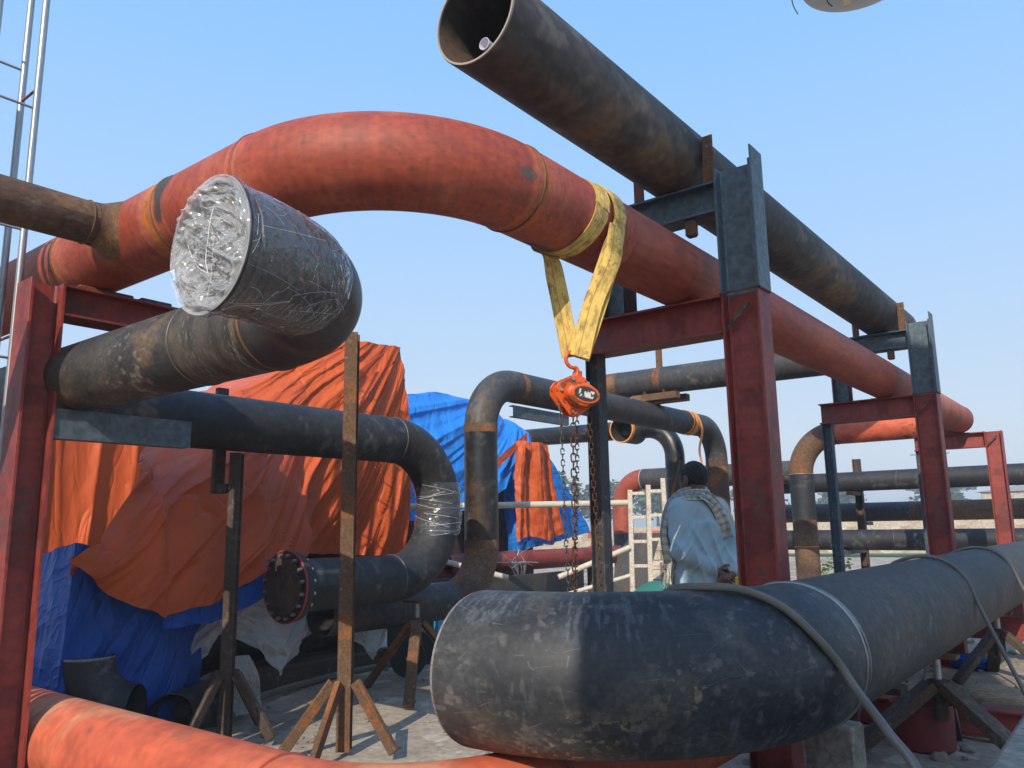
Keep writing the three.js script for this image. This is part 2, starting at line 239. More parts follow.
M.hose = mat({ map: pipeTex(171, [112, 106, 98], [150, 142, 130], [96, 86, 76], { sx: .3, dust: .7, scr: 20 }), roughness: .8 });
M.bolt = mat({ color: new THREE.Color().setRGB(.45, .44, .42), roughness: .4, metalness: .8 });
M.redPaint = mat({ color: new THREE.Color().setRGB(.42, .03, .03), roughness: .45 });
M.bluePaint = mat({ color: new THREE.Color().setRGB(.05, .33, .58), roughness: .45 });
M.greenPaint = mat({ color: new THREE.Color().setRGB(.03, .10, .08), roughness: .5 });
M.concrete = mat({ map: pipeTex(181, [150, 142, 130], [172, 162, 146], [120, 108, 94], { sx: 1.5, dust: .7, rust: .4, scr: 10 }), roughness: .95, bumpMap: bumpRough, bumpScale: .006 });
M.orangeTape = mat({ color: new THREE.Color().setRGB(.78, .3, .06), roughness: .7 });

// ---------------------------------------------------------------- ground
{
  const t = tex(1024, 1024, (u, v) => {
    const a = fbm(u, v, 4, 4, 6, 201), b = fbm(u, v, 11, 11, 5, 231), n = fbm(u, v, 120, 120, 2, 261);
    let c = mixc([150, 136, 118], [182, 167, 146], smooth(.35, .7, a)); c = mixc(c, [116, 104, 90], smooth(.56, .72, b) * .5); c = mixc(c, [214, 202, 182], smooth(.66, .72, fbm(u, v, 20, 20, 4, 291)) * .5);
    const k = .95 + (n - .5) * .25; return [c[0] * k, c[1] * k, c[2] * k];
  }, (g, w, h) => { scratches(60, '80,74,66', .5, .1, 2)(g, w, h); }, 4);
  const gm = mat({ map: t, roughness: .96, bumpMap: bumpRough, bumpScale: .006 });
  const yard = fromGrid(160, 160, (u, v) => { const x = -32 + u * 44, z = 12 - v * 44, e = smooth(0, .08, Math.min(u, v, 1 - u, 1 - v)); return V(x, ((fb(x * .6 + 50, z * .6 + 50, 4, 4) - .5) * .09 - .01) * e - (1 - e) * .03, z); }, false, (u, v) => [u * 44, v * 44]);
  structure('ground', yard, gm);
  const ft = tex(512, 512, (u, v) => mixc([126, 122, 92], [104, 118, 76], smooth(.4, .65, fbm(u, v, 5, 5, 5, 301))), null, 30);
  const far = new THREE.PlaneGeometry(4000, 4000); far.rotateX(-Math.PI / 2); const q = far.attributes.uv; for (let i = 0; i < q.count; i++) q.setXY(i, q.getX(i) * 4000, q.getY(i) * 4000); far.translate(0, -.16, 0);
  structure('field', far, mat({ map: ft, roughness: 1 }));
}

// ---------------------------------------------------------------- pipe support frames (H beams)
const FZ = -3.845; // centre of the nearest frame
function rackFrame(z, label, upper, leftMat, leftH) {
  const t = thing('pipe_support_frame', label, 'pipe support', V(-1.85, 0, z), 'pipe support frames along the pipe rack');
  const H = hShape(.2, .15), top = 2.41;
  const col = part(t, 'column', profile(H, V(-1.49, 0, z), V(-1.49, top, z), V(1, 0, 0)), M.primerFrame);
  part(col, 'base_plate', box(-1.66, 0, z - .15, -1.32, .016, z + .15), M.primerFrame);
  part(t, 'beam', profile(H, V(-2.45, top - .1, z), V(-1.592, top - .1, z), V(0, 1, 0)), M.primerFrame);
  part(t, 'stiffener_plate', bar(V(-1.6, top - .21, z + .055), V(-1.45, top - .06, z + .055), .008, .02), M.rustDark);
  const slim = part(t, 'column', profile(hShape(.085, .085, .007, .008), V(-2.4, 0, z), V(-2.4, top - .202, z), V(1, 0, 0)), leftMat, 'slim dark grey column');
  part(slim, 'base_plate', box(-2.5, 0, z - .1, -2.3, .016, z + .1), M.darkSteel);
  const seam = (a, b) => part(t, 'weld_seam', wire(Array.from({ length: 14 }, (_, i) => a.clone().lerp(b, i / 13).add(V(rr(-.0015, .0015), rr(-.002, .002), rr(-.0015, .0015)))), .0055, 40, 6), M.weldRust);
  seed(Math.round(-z * 100)); seam(V(-1.592, top - .19, z + .006), V(-1.592, top - .012, z + .006)); seam(V(-1.592, top - .001, z - .07), V(-1.592, top - .001, z + .076));
  if (upper) {
    seam(V(-1.588, top + .003, z + .078), V(-1.392, top + .003, z + .078)); seam(V(-1.386, top + .003, z - .075), V(-1.386, top + .003, z + .078)); seam(V(-1.592, 2.87, z + .006), V(-1.592, 3.03, z + .006));
    const U = hShape(.2, .15);
    part(t, 'upper_column', profile(U, V(-1.49, top + .002, z), V(-1.49, 3.1, z), V(1, 0, 0)), M.greySteel);
    part(t, 'side_plate', box(-1.388, top + .004, z - .075, -1.379, 3.17, z + .085), M.greySteel);
    part(t, 'upper_column', profile(hShape(.15, .15), V(-2.23, top + .002, z), V(-2.23, 2.86, z), V(1, 0, 0)), M.greySteel);
    const ub = part(t, 'upper_beam', profile(hShape(.17, .14), V(-2.34, 2.95, z), V(-1.592, 2.95, z), V(0, 1, 0)), M.greySteel);
    part(ub, 'stop_angle', profile(lShape(.06, .06), V(-1.65, 3.036, z + .06), V(-1.65, 3.30, z + .06), V(0, 0, -1)), M.rust, 'rusty angle stop beside the pipe');
    part(ub, 'stop_angle', profile(lShape(.06, .06), V(-2.07, 3.036, z + .06), V(-2.07, 3.24, z + .06), V(0, 0, -1)), M.primerFrame);
    part(t, 'shim_plate', box(-1.99, 3.036, z - .05, -1.73, 3.041, z + .05, .001), M.rust);
    part(t, 'wedge', box(-1.78, 2.77, z + .0, -1.72, 2.864, z + .05, .01), M.rust);
  }
  part(t, 'shim_plate', box(-1.96, 2.411, z - .06, -1.76, 2.415, z + .06, .001), M.rustDark);
  return t;
}
rackFrame(FZ, 'nearest goalpost pipe support, maroon steel with grey upper frame, beside the man', true, M.darkSteel);
rackFrame(-8.12, 'second maroon goalpost pipe support with grey upper frame, under black pipe end', true, M.blueSteel);
rackFrame(-12.2, 'farthest and lowest orange red goalpost pipe support at right edge', false, M.blueSteel);

// ---------------------------------------------------------------- upper black pipe
{
  const t = thing('steel_pipe', 'open ended brownish black pipe lying on top of the pipe rack', 'pipe', V(-1.86, 3.036, -5.5));
  const g = sweep(straightFrames(V(-1.86, 3.2455, -2.17), V(-1.86, 3.2455, -8.95), 14), .203, { open: true, wall: .011 });
  part(t, 'pipe_section', g, M.mill);
  part(t, 'pipe_end_bevel', sweep(straightFrames(V(-1.86, 3.2455, -2.162), V(-1.86, 3.2455, -2.1695)), .2, { open: true, wall: .008 }), mat({ color: new THREE.Color().setRGB(.34, .29, .24), roughness: .6 }));
  const cup = new THREE.LatheGeometry([[0, 0], [.016, 0], [.019, .002], [.023, .052], [.025, .056], [.021, .056], [.0185, .006], [0, .005]].map(([x, y]) => new THREE.Vector2(x, y)), 24);
  cup.rotateX(Math.PI / 2); cup.translate(-1.80, 3.092, -2.21);
  single('cup', cup, mat({ color: new THREE.Color().setRGB(.62, .58, .68), roughness: .5 }), 'small pale cup lying inside mouth of upper black pipe', 'cup');
}

// ---------------------------------------------------------------- red main pipe
{
  // paint maps with bare, rusty bands at the welds (u round the pipe, v along it)
  const bandTex = (s, bands, patches, w = 1024, h = 512) => { seed(s); return tex(w, h, (u, v) => {
    const a = fbm(u, v, 4, 3, 5, s), n = fbm(u, v, 70, 50, 2, s + 7), wv = (fbm(u, v, 8, 4, 4, s + 17) - .5);
    let c = mixc([154, 67, 46], [172, 86, 63], smooth(.45, .72, a)); c = mixc(c, [138, 58, 44], smooth(.55, .8, fbm(u, v, 6, 6, 5, s + 27)) * .3);
    for (const [v0, v1, col, k] of bands) { const e = .06 * wv; c = mixc(c, col, smooth(v0 - .012 + e, v0 + .008 + e, v) * (1 - smooth(v1 - .008 + e, v1 + .012 + e, v)) * k); }
    for (const [pu, pv, su, sv, col, k] of patches) { let du = Math.abs(u - pu); du = Math.min(du, 1 - du); const d = Math.hypot(du / su, (v - pv) / sv) + wv * 1.6; c = mixc(c, col, (1 - smooth(.75, 1, d)) * k); }
    c = mixc(c, [92, 62, 52], smooth(.73, .77, fbm(u, v, 44, 34, 4, s + 61)) * .3); c = mixc(c, [206, 128, 100], smooth(.5, .8, fbm(u, v, 7, 6, 6, s + 71)) * .3); const q = .95 + (n - .5) * .24 + (fbm(u, v, 5, 110, 2, s + 81) - .5) * .12 + (fbm(u, v, 2, 26, 3, s + 91) - .5) * .08; return [c[0] * q, c[1] * q, c[2] * q];
  }, (g, W, H) => { scratches(30, '225,150,126', .35, .06, 1.2)(g, W, H); scratches(26, '80,44,40', .35, .08, 1.4)(g, W, H); }); };
  const pm = (map) => mat({ map, roughness: .62, bumpMap: bumpGrain, bumpScale: .0014 });
  const OR = [190, 110, 44], DK = [62, 58, 56], BR = [120, 70, 48];
  const t = thing('red_pipe', 'long primer red pipe bending over the yard and along the rack, yellow sling on it', 'pipe', V(-1.86, 2.41, -1.72));
  const y = 2.593, z0 = -1.72, x1 = -1.86, R = .178, rc = .66;
  const sec = (a, b, m) => part(t, 'pipe_section', sweep(straightFrames(a, b, 10), R, { unit: true }), m);
  sec(V(-7.5, y, z0), V(-4.05, y, z0), pm(bandTex(310, [], [], 512, 1024)));
  // tee piece
  part(t, 'tee', sweep(straightFrames(V(-4.05, y, z0), V(-3.1, y, z0), 8), R, { unit: true }), pm(bandTex(320, [[.0, .03, OR, .8], [.93, .97, OR, .95], [.88, .93, [186, 104, 84], .7], [.97, 1.0, [170, 110, 50], .6]], [[.4, .25, .08, .05, DK, .8], [.36, .62, .1, .1, BR, .5]])), 'unpainted tee with ochre heat bands');
  sec(V(-3.1, y, z0), V(x1 - rc, y, z0), pm(bandTex(330, [[0, .03, OR, .7], [.12, .135, [196, 104, 80], .6], [.93, .97, [204, 108, 86], .5]], [[.45, .1, .13, .09, DK, .95], [.32, .06, .05, .07, [150, 80, 50], .8], [.15, .1, .06, .06, DK, .6]])));
  part(t, 'elbow', sweep(arcFrames(V(x1 - rc, y, z0 - rc), V(0, 0, 1), V(1, 0, 0), rc, 28), R, { unit: true, seg: 72 }), pm(bandTex(340, [[.955, .97, [206, 96, 40], .8], [.985, 1.0, [150, 84, 40], .8], [.0, .02, [200, 108, 88], .6]], [[.02, .93, .02, .03, [96, 84, 78], .8]])));
  part(t, 'pipe_section', sweep(straightFrames(V(x1, y, z0 - rc), V(x1, y, -3.1), 6), R, { unit: true }), pm(bandTex(350, [[0, .05, [188, 96, 44], .7]], [[.02, .22, .08, .1, [110, 72, 60], .85], [.94, .26, .06, .12, [120, 78, 60], .8], [.82, .34, .09, .16, [64, 56, 56], .85], [.1, .3, .05, .06, [70, 62, 60], .8], [.9, .12, .04, .05, [150, 90, 56], .6]])), 'section with worn dark patches');
  sec(V(x1, y, -3.1), V(x1, y, -8.3), M.primerLong = pm(bandTex(360, [], [], 512, 1024)));
  sec(V(x1, y, -8.3), V(x1, y, -12.05), pm(bandTex(370, [[.45, .6, [190, 120, 92], .7], [.75, .8, BR, .6]], [[.9, .7, .2, .1, BR, .6]], 512, 512)));
  part(t, 'elbow', sweep(arcFrames(V(x1 - .45, y, -12.05), V(1, 0, 0), V(0, 0, -1), .45, 16), R, { unit: true }), pm(bandTex(380, [[0, .06, OR, .5]], [[.1, .5, .3, .3, [168, 104, 84], .7]], 512, 256)));
  sec(V(x1 - .45, y, -12.5), V(-3.55, y, -12.5), M.primerOrange);
  part(t, 'elbow', sweep(arcFrames(V(-3.55, y - .6, -12.5), V(0, 1, 0), V(-1, 0, 0), .6, 16), R), M.rustPipe, 'bare rusty elbow');
  part(t, 'pipe_section', sweep(straightFrames(V(-4.15, y - .6, -12.5), V(-4.15, 1.3, -12.5), 3), R, { v0: 3 }), M.black);
  part(t, 'pipe_section', sweep(straightFrames(V(-4.15, 1.3, -12.5), V(-4.15, 0, -12.5), 3), R, { v0: 1 }), M.rustPipe);
  for (const [p, d, m] of [[V(-4.05, y, z0), V(1, 0, 0), M.weldRust], [V(-3.1, y, z0), V(1, 0, 0), M.weldRust], [V(x1 - rc, y, z0), V(1, 0, 0), M.primer], [V(x1, y, z0 - rc), V(0, 0, -1), M.weldRust], [V(x1, y, -12.05), V(0, 0, -1), M.weldRust], [V(-3.55, y, -12.5), V(1, 0, 0), M.weldRust], [V(-4.15, y - .6, -12.5), V(0, 1, 0), M.galv], [V(-4.15, .9, -12.5), V(0, 1, 0), M.orangeTape]]) part(t, 'weld_bead', weldRing(p, d, R, .006), m);
  // branch towards the viewer
  part(t, 'branch_pipe', sweep(straightFrames(V(-3.5, y, z0 + .235), V(-3.5, y, 2.6), 8), .095), M.rustPipe, 'small rusty brown branch pipe');
  const neck = fromGrid(40, 8, (u, v) => { const a = u * 2 * Math.PI, f = Math.pow(1 - v, 2.2), r = .097 + .05 * f, zz = mix(Math.sqrt(Math.max(.0005, R * R - Math.pow(Math.sin(a) * r, 2))) - .012, .235, v); return V(-3.5 + Math.cos(a) * r, y + Math.sin(a) * r, z0 + zz); }, true, (u, v) => [u * .6, v * .2]);
  part(t, 'branch_collar', neck, mat({ map: M.rust.map, roughness: .85 }), 'ochre collar of the branch');
  part(t, 'weld_bead', weldRing(V(-3.5, y, z0 + .26), V(0, 0, 1), .096, .005), M.weldRust);
}

// ---------------------------------------------------------------- left support: cantilever frame
{
  const t = thing('cantilever_support', 'tall orange red H beam post with top arm at left edge', 'pipe support', V(-3.83, 0, -1.47));
  const H = hShape(.15, .16, .009, .013), top = 2.395;
  const lc = part(t, 'column', profile(H, V(-3.9, 0, -1.46), V(-3.9, top, -1.46), V(0, 0, 1)), M.primerFrame);
  part(t, 'arm', profile(hShape(.15, .16), V(-3.9, top - .075, -1.537), V(-3.9, top - .075, -2.35), V(0, 1, 0)), M.primerFrame);
  part(lc, 'base_plate', box(-4.05, 0, -1.6, -3.75, .016, -1.32), M.primerFrame);
  part(t, 'shim_plate', box(-3.97, top + .001, -1.86, -3.84, top + .018, -1.6), M.rust);
  part(t, 'shim_plate', box(-3.97, top + .001, -2.06, -3.84, top + .02, -1.9), M.darkSteel);
  const br = part(t, 'bracket_arm', profile(cShape(.135, .08), V(-3.83, 1.745, -1.537), V(-3.83, 1.745, -2.2), V(0, 1, 0)), M.greySteel, 'grey channel bracket');
}

// ---------------------------------------------------------------- pipe with the plastic wrapped end
{
  const R = .162, y = 1.975, zb = -1.66, xw = -1.81;
  const t = thing('black_pipe', 'black elbow pipe whose open end is wrapped in clear plastic film', 'pipe', V(-2.6, 1.77, -1.5));
  const bodyMap = pipeTex(401, [54, 50, 48], [118, 106, 90], [136, 104, 72], { w: 768, h: 768, pu: 4, pv: 6, dust: .5, rust: .5, scr: 160, scrA: .5, scuff: .6, sx: 1, sy: 1 });
  const bm = mat({ map: bodyMap, roughness: .58, bumpMap: bumpGrain, bumpScale: .0015 });
  const em = mat({ map: pipeTex(411, [52, 48, 48], [110, 94, 82], [132, 92, 70], { w: 512, h: 512, pu: 3, pv: 3, dust: .35, rust: .3, scr: 50 }), roughness: .45, bumpMap: bumpGrain, bumpScale: .001 });
  const rc = .55;
  part(t, 'pipe_section', sweep(straightFrames(V(-5.0, y, zb), V(-2.82, y, zb), 8), R, { unit: true, open: true }), bm);
  part(t, 'pipe_section', sweep(straightFrames(V(-2.82, y, zb), V(xw - rc, y, zb), 4), R, { unit: true }), bm);
  part(t, 'elbow', sweep(arcFrames(V(xw - rc, y, zb + rc), V(0, 0, -1), V(1, 0, 0), rc, 28), R, { unit: true, seg: 72 }), em);
  const ze = -1.065, flare = (v) => .015 * smooth(0, 1, v); // wrapped end, belled out a little
  { const lg = new THREE.LatheGeometry([[R - .014, 0], [R - .001, 0], [R, .004], ...[.2, .4, .6, .8, .97].map((q) => [R + flare(q), q * (ze - zb - rc)]), [R + flare(1) - .003, ze - zb - rc], [R + flare(1) - .012, ze - zb - rc], [R - .014, .02]].map(([a, b]) => new THREE.Vector2(a, b)), 72); lg.rotateX(Math.PI / 2); lg.translate(xw, y, zb + rc); part(t, 'pipe_section', lg, em); }
  part(t, 'weld_bead', weldRing(V(xw - rc, y, zb), V(1, 0, 0), R, .007), M.weldRust);
  part(t, 'weld_bead', weldRing(V(-2.82, y, zb), V(1, 0, 0), R, .005), M.weld);
  part(t, 'weld_bead', weldRing(V(xw, y, zb + rc), V(0, 0, 1), R, .005), M.weld);
  // plastic film: a crumpled sleeve and a drawn, crumpled face
  const wrap = thing('plastic_wrap', 'crumpled clear plastic film over the open end of black pipe', 'plastic film', V(xw, y - R, ze));
  const cr = (x, yy, s) => ridge(x, yy, 4, s) - .55;
  const Ls = ze - zb - rc, aMax = .56, Lt = Ls + aMax * rc; // sleeve path: elbow part, then the straight end
  const loose = (q) => .004 * smooth(.2, 1, q); // the film bags out towards the mouth
  const onPath = (q, a, e0) => { const e = e0 + loose(q); const d = q * Lt - aMax * rc; if (d >= 0) { const r = R + flare(d / Ls) + e; return V(xw + Math.cos(a) * r, y + Math.sin(a) * r, zb + rc + d); } const th = d / rc, r = R + e, k = rc + Math.cos(a) * r; return V(xw - rc + k * Math.cos(th), y + Math.sin(a) * r, zb + rc + k * Math.sin(th)); };
  part(wrap, 'sleeve', fromGrid(200, 90, (u, v) => { const a = u * 2 * Math.PI; return onPath(v, a, (.0035 + .012 * Math.max(0, cr(Math.cos(a) * 4 + 9 + v * 7, Math.sin(a) * 4 + 9 - v * 8, 3)) + .005 * cr(Math.cos(a) * 12 + 9 + v * 16, Math.sin(a) * 12 + 9 - v * 14, 5)) * (.25 + .75 * smooth(0, .15, v))); }, true), M.filmThin);
  part(wrap, 'end_film', fromGrid(160, 70, (u, v) => { const a = u * 2 * Math.PI, r = v * (R + flare(1) + .0075), X = Math.cos(a) * r, Y = Math.sin(a) * r, edge = smooth(1, .84, v); const d0 = (cr(X * 9 + 4 + Y * 3, Y * 16 + 7 + X * 9, 8) * .055 + cr(X * 26 + 3 - Y * 12, Y * 30, 11) * .02 + cr(X * 70 + 3, Y * 70, 12) * .006) * edge, d = mix(Math.max(0, d0 + .004), d0 - .008, smooth(.9, .7, v)); return V(xw + X, y + Y, ze + .004 + d); }, true), M.film);
  const st = []; seed(4242);
  for (let i = 0; i < 90; i++) { const a0 = rr(0, 6.28), L = rr(.05, .45) * (rnd() < .5 ? 1 : -1), q0 = rr(0, 1), dq = rr(-.6, .6), bend = rr(-.06, .06), pts = []; for (let k = 0; k <= 10; k++) { const w = k / 10; pts.push(onPath(clamp(q0 + dq * w), a0 + L * w + bend * Math.sin(w * 3.1), .007)); } st.push(wire(pts, rr(.00015, .0004), 16, 4)); }
  for (let i = 0; i < 3; i++) { const a = rr(0, 6.28), b = a + rr(1.2, 4), r0 = rr(.4, 1) * R, r1 = rr(.3, 1) * R, p = [], bend = rr(-.04, .04); for (let k = 0; k <= 5; k++) { const q = k / 5; p.push(V(xw + mix(Math.cos(a) * r0, Math.cos(b) * r1, q) + bend * Math.sin(q * 3.1), y + mix(Math.sin(a) * r0, Math.sin(b) * r1, q) + bend * Math.sin(q * 3.1), ze + .013 + rr(0, .004))); } st.push(wire(p, rr(.0004, .0012), 14, 4)); }
  part(wrap, 'film_creases', merge(st), M.strand).userData.kind = 'stuff';
}

// ---------------------------------------------------------------- big black pipe with elbow in front
const BIG = { x: -1.06, y: .785, R: .254, zw: -2.95, rc: .78 };
{
  const { x, y, R, zw, rc } = BIG;
  const t = thing('large_black_pipe', 'thick scuffed black pipe with elbow lying across the foreground', 'pipe', V(-1.06, .53, -3));
  const ex = pipeTex(501, [38, 40, 44], [76, 76, 76], [104, 94, 80], { w: 1536, h: 768, pu: 6, pv: 5, dust: .7, rust: .4, scr: 520, scrA: .7, scuff: .35, scrW: 1.8, flake: .9 });
  const em = mat({ map: ex, roughness: .58, bumpMap: bumpGrain, bumpScale: .0012 });
  part(t, 'elbow', sweep(arcFrames(V(x - rc, y, zw), V(0, 0, 1), V(1, 0, 0), rc, 40), R, { unit: true, seg: 96, open: true, wall: .016 }), em);
  part(t, 'pipe_end_bevel', sweep(straightFrames(V(x - rc - .012, y, zw + rc), V(x - rc, y, zw + rc)), R - .003, { open: true, wall: .012 }), mat({ map: M.galv.map, color: new THREE.Color().setRGB(.75, .62, .56), roughness: .6, metalness: .3 }));
  const sm = mat({ map: pipeTex(511, [58, 58, 58], [80, 76, 70], [100, 84, 68], { w: 768, h: 768, pu: 4, pv: 6, dust: .5, rust: .35, scr: 120, scrA: .3, scuff: .3, sx: 2, sy: 3 }), roughness: .7, bumpMap: bumpGrain, bumpScale: .0012 });
  part(t, 'pipe_section', sweep(straightFrames(V(x, y, zw), V(x, y, -13.5), 24), R), sm, 'matt grey black straight section');
  part(t, 'weld_bead', weldRing(V(x, y, zw), V(0, 0, -1), R, .008), mat({ color: new THREE.Color().setRGB(.3, .29, .28), roughness: .4, metalness: .7 }), 'bright ground weld');
  part(t, 'ground_band', sweep(straightFrames(V(x, y, zw + .004), V(x, y, zw - .045)), R + .0012), mat({ map: M.galv.map, color: new THREE.Color().setRGB(.5, .48, .45), roughness: .5, metalness: .6 }));
}

// ---------------------------------------------------------------- low red pipe
{
  const t = thing('low_red_pipe', 'dusty red pipe lying low across the bottom left corner', 'pipe', V(-3, .15, -1.64));
  const y = .35, R = .178, pts = [V(-9, y, -1.72), V(-1.72, y, -1.72), V(-1.72, y, -9)];
  seed(71);
  const m = mat({ map: primerTex(515, [196, 90, 60], { dark: .2, chip: .3, sx: 2, dusty: .6 }), roughness: .8, bumpMap: bumpGrain, bumpScale: .002 });
  pipeRun(t, pts, R, .6, () => ({ m }), { weld: M.primer });
  for (const [px, pz, w] of [[-4.6, -1.72, 0], [-2.9, -1.72, 0], [-1.72, -3.4, 1], [-1.72, -6, 1]]) { // timber sleepers under it
    const g = w ? box(px - .45, .0, pz - .1, px + .3, .171, pz + .1, .01) : box(px - .1, 0, pz - .4, px + .1, .171, pz + .4, .01);
    single('timber_sleeper', g, M.rustDark, `dark timber sleeper under the low red pipe, ${['farthest left of them', 'left of the big elbow', 'under the big black pipe', 'beneath the rack'][[-4.6, -2.9].indexOf(px) >= 0 ? [-4.6, -2.9].indexOf(px) : pz > -4 ? 2 : 3]}`, 'sleeper', 'sleepers under the low red pipe');
  }
}

// ---------------------------------------------------------------- added stand-in for the unseen caster shading the right of the yard
{
  const t = thing('shade_cylinder', 'tall unseen added silo behind the viewer, shading the right of the yard', 'shade_caster', V(3.21, 0, 7.35));
  const sh = new THREE.CylinderGeometry(1.1, 1.1, 12.9, 64, 1, true); sh.translate(3.21, 6.45, 7.35); part(t, 'shell', sh, M.whitePaint);
  const rf = new THREE.ConeGeometry(1.14, .5, 64, 1, true); rf.translate(3.21, 13.15, 7.35); part(t, 'roof', rf, M.whitePaint);
}

{  // unseen boxes added at left to throw shade on the orange tarpaulin
  const t = thing('shade_stack', 'tall unseen stacked boxes added behind the viewer at left, shading the tarpaulin', 'shade_box', V(-4.3, 0, 2.2));
  const c = [-5.3, -3.3, .9, 3.4];
  for (const [y0, y1] of [[.05, 2.5], [2.52, 4.95]]) { const w = part(t, 'shade_box', box(c[0], y0, c[2], c[1], y1, c[3], .03), M.whitePaint); }
}
// ---------------------------------------------------------------- black return bend E1 with flange (left middle)
{
  const t = thing('return_bend_pipe', 'black pipe with return bend and bolted flange in front of orange tarp', 'pipe', V(-4.63, .72, -3.6));
  const x = -4.63, yt = 1.945, yb = .88, R = .178, zc = -4.9;
  seed(31);
  pipeRun(t, [V(x, yt, -1.95), V(x, yt, zc), V(x, yb, zc), V(x, yb, -3.44)], R, .5325, (k) => ({ m: M.black }), { weld: M.weld });
    const fl = new THREE.CylinderGeometry(.24, .24, .03, 48); fl.rotateX(Math.PI / 2); fl.translate(x, yb, -3.41); const fm = part(t, 'flange', fl, M.black); const rg = new THREE.TorusGeometry(.2385, .006, 8, 64); rg.translate(x, yb, -3.398); part(fm, 'edge', rg, M.redPaint, 'red painted edge of the flange'); const bl = new THREE.CylinderGeometry(.19, .19, .012, 40); bl.rotateX(Math.PI / 2); bl.translate(x, yb, -3.3885); part(fm, 'blank_plate', bl, M.rustDark);
  const fl2 = new THREE.CylinderGeometry(.234, .234, .032, 48); fl2.rotateX(Math.PI / 2); fl2.translate(x, yb, -3.445); part(t, 'flange', fl2, M.black);
  for (let i = 0; i < 16; i++) { const a = (i + .5) / 16 * 2 * Math.PI, g = rod(V(x + Math.cos(a) * .209, yb + Math.sin(a) * .209, -3.37), V(x + Math.cos(a) * .209, yb + Math.sin(a) * .209, -3.49), .012, 6); part(fm, 'bolt', g, M.bolt); }
  const w = thing('plastic_wrap', 'clear plastic film round the bend of black pipe before blue tarp', 'plastic film', V(x, 1.1, zc));
  part(w, 'sleeve', fromGrid(120, 40, (u, v) => { const a = u * 2 * Math.PI, yy = 1.41 + (v - .5) * .42, cz = -Math.pow(Math.abs(v - .5) * 2, 2) * .045, r = R + .006 + .02 * Math.max(0, ridge(Math.cos(a) * 3 + 5 + yy * 5, Math.sin(a) * 3 + 9 - yy * 8, 4, 31) - .5) + .004; return V(x + Math.cos(a) * r, yy, zc - cz + Math.sin(a) * r); }, true), M.filmThin);
  const st = []; seed(99); for (let i = 0; i < 40; i++) { const a0 = rr(0, 6.28), L = rr(.5, 2.4), y0 = rr(1.22, 1.6), dy = rr(-.1, .1), pts = []; for (let k = 0; k <= 8; k++) { const a = a0 + L * k / 8, yy = clamp(y0 + dy * k / 8, 1.2, 1.62), r = R + .019, cz = -Math.pow(Math.abs((yy - 1.41) / .21), 2) * .045; pts.push(V(x + Math.cos(a) * r, yy, zc - cz + Math.sin(a) * r)); } st.push(wire(pts, rr(.0006, .0018), 12, 4)); }
  part(w, 'film_creases', merge(st), M.strand).userData.kind = 'stuff';
}

// ---------------------------------------------------------------- background pipes
{
  const x = -5.01, R = .162;
  const t = thing('black_pipe', 'dark pipe rising left of the chain hoist and running away overhead', 'pipe', V(x, .45, -5.9));
  pipeRun(t, [V(x, .62, -4.0), V(x, .62, -5.89), V(x, 2.68, -5.89), V(x, 2.68, -11.35), V(x, 0, -11.35)], R, .48, (k, i) => ({ m: k === 'elbow' ? (i === 1 ? M.rustPipe : M.blackBack) : i === 2 ? M.glossBlack : i === 6 ? M.rustPipe : M.blackBack }), {});
  for (const [yy, zz, d] of [[2.2, -5.89, V(0, 1, 0)], [1.1, -5.89, V(0, 1, 0)]]) part(t, 'rust_band', sweep(straightFrames(V(x, yy - .04, zz), V(x, yy + .04, zz)), R + .002), M.rust, 'orange brown rust band at the weld');
  part(t, 'rust_band', sweep(straightFrames(V(x, 2.68, -6.42), V(x, 2.68, -6.5)), R + .002), M.rust, 'orange brown rust band at the weld');
  part(t, 'rust_band', sweep(straightFrames(V(x, 2.0, -11.35), V(x, 2.1, -11.35)), R + .002), M.rust, 'orange brown rust band at the weld');
  // support arm under the top bend
  part(t, 'support_bracket', profile(cShape(.12, .06), V(x + .05, 2.42, -6.35), V(x + .05, 2.42, -7.35), V(0, 1, 0)), M.greySteel, 'grey channel under the pipe');
  // orange tape
  const tp = thing('marking_tape', 'orange tape tied round background pipe above the man', 'tape', V(x, 2.3, -10.4));
  part(tp, 'loop', sweep(straightFrames(V(x, 2.68, -10.36), V(x, 2.68, -10.5)), R + .012, { open: true, wall: .004 }), M.orangeTape);
  part(tp, 'loop', sweep(straightFrames(V(x, 2.68, -10.28), V(x, 2.68, -10.33)), R + .01, { open: true, wall: .003 }), M.orangeTape);
  part(tp, 'tail', fromGrid(4, 20, (u, v) => V(x + .175 + .02 * Math.sin(v * 7), 2.72 - v * .62, -10.42 - u * .07 - .03 * Math.sin(v * 5)), false), M.orangeTape);
}
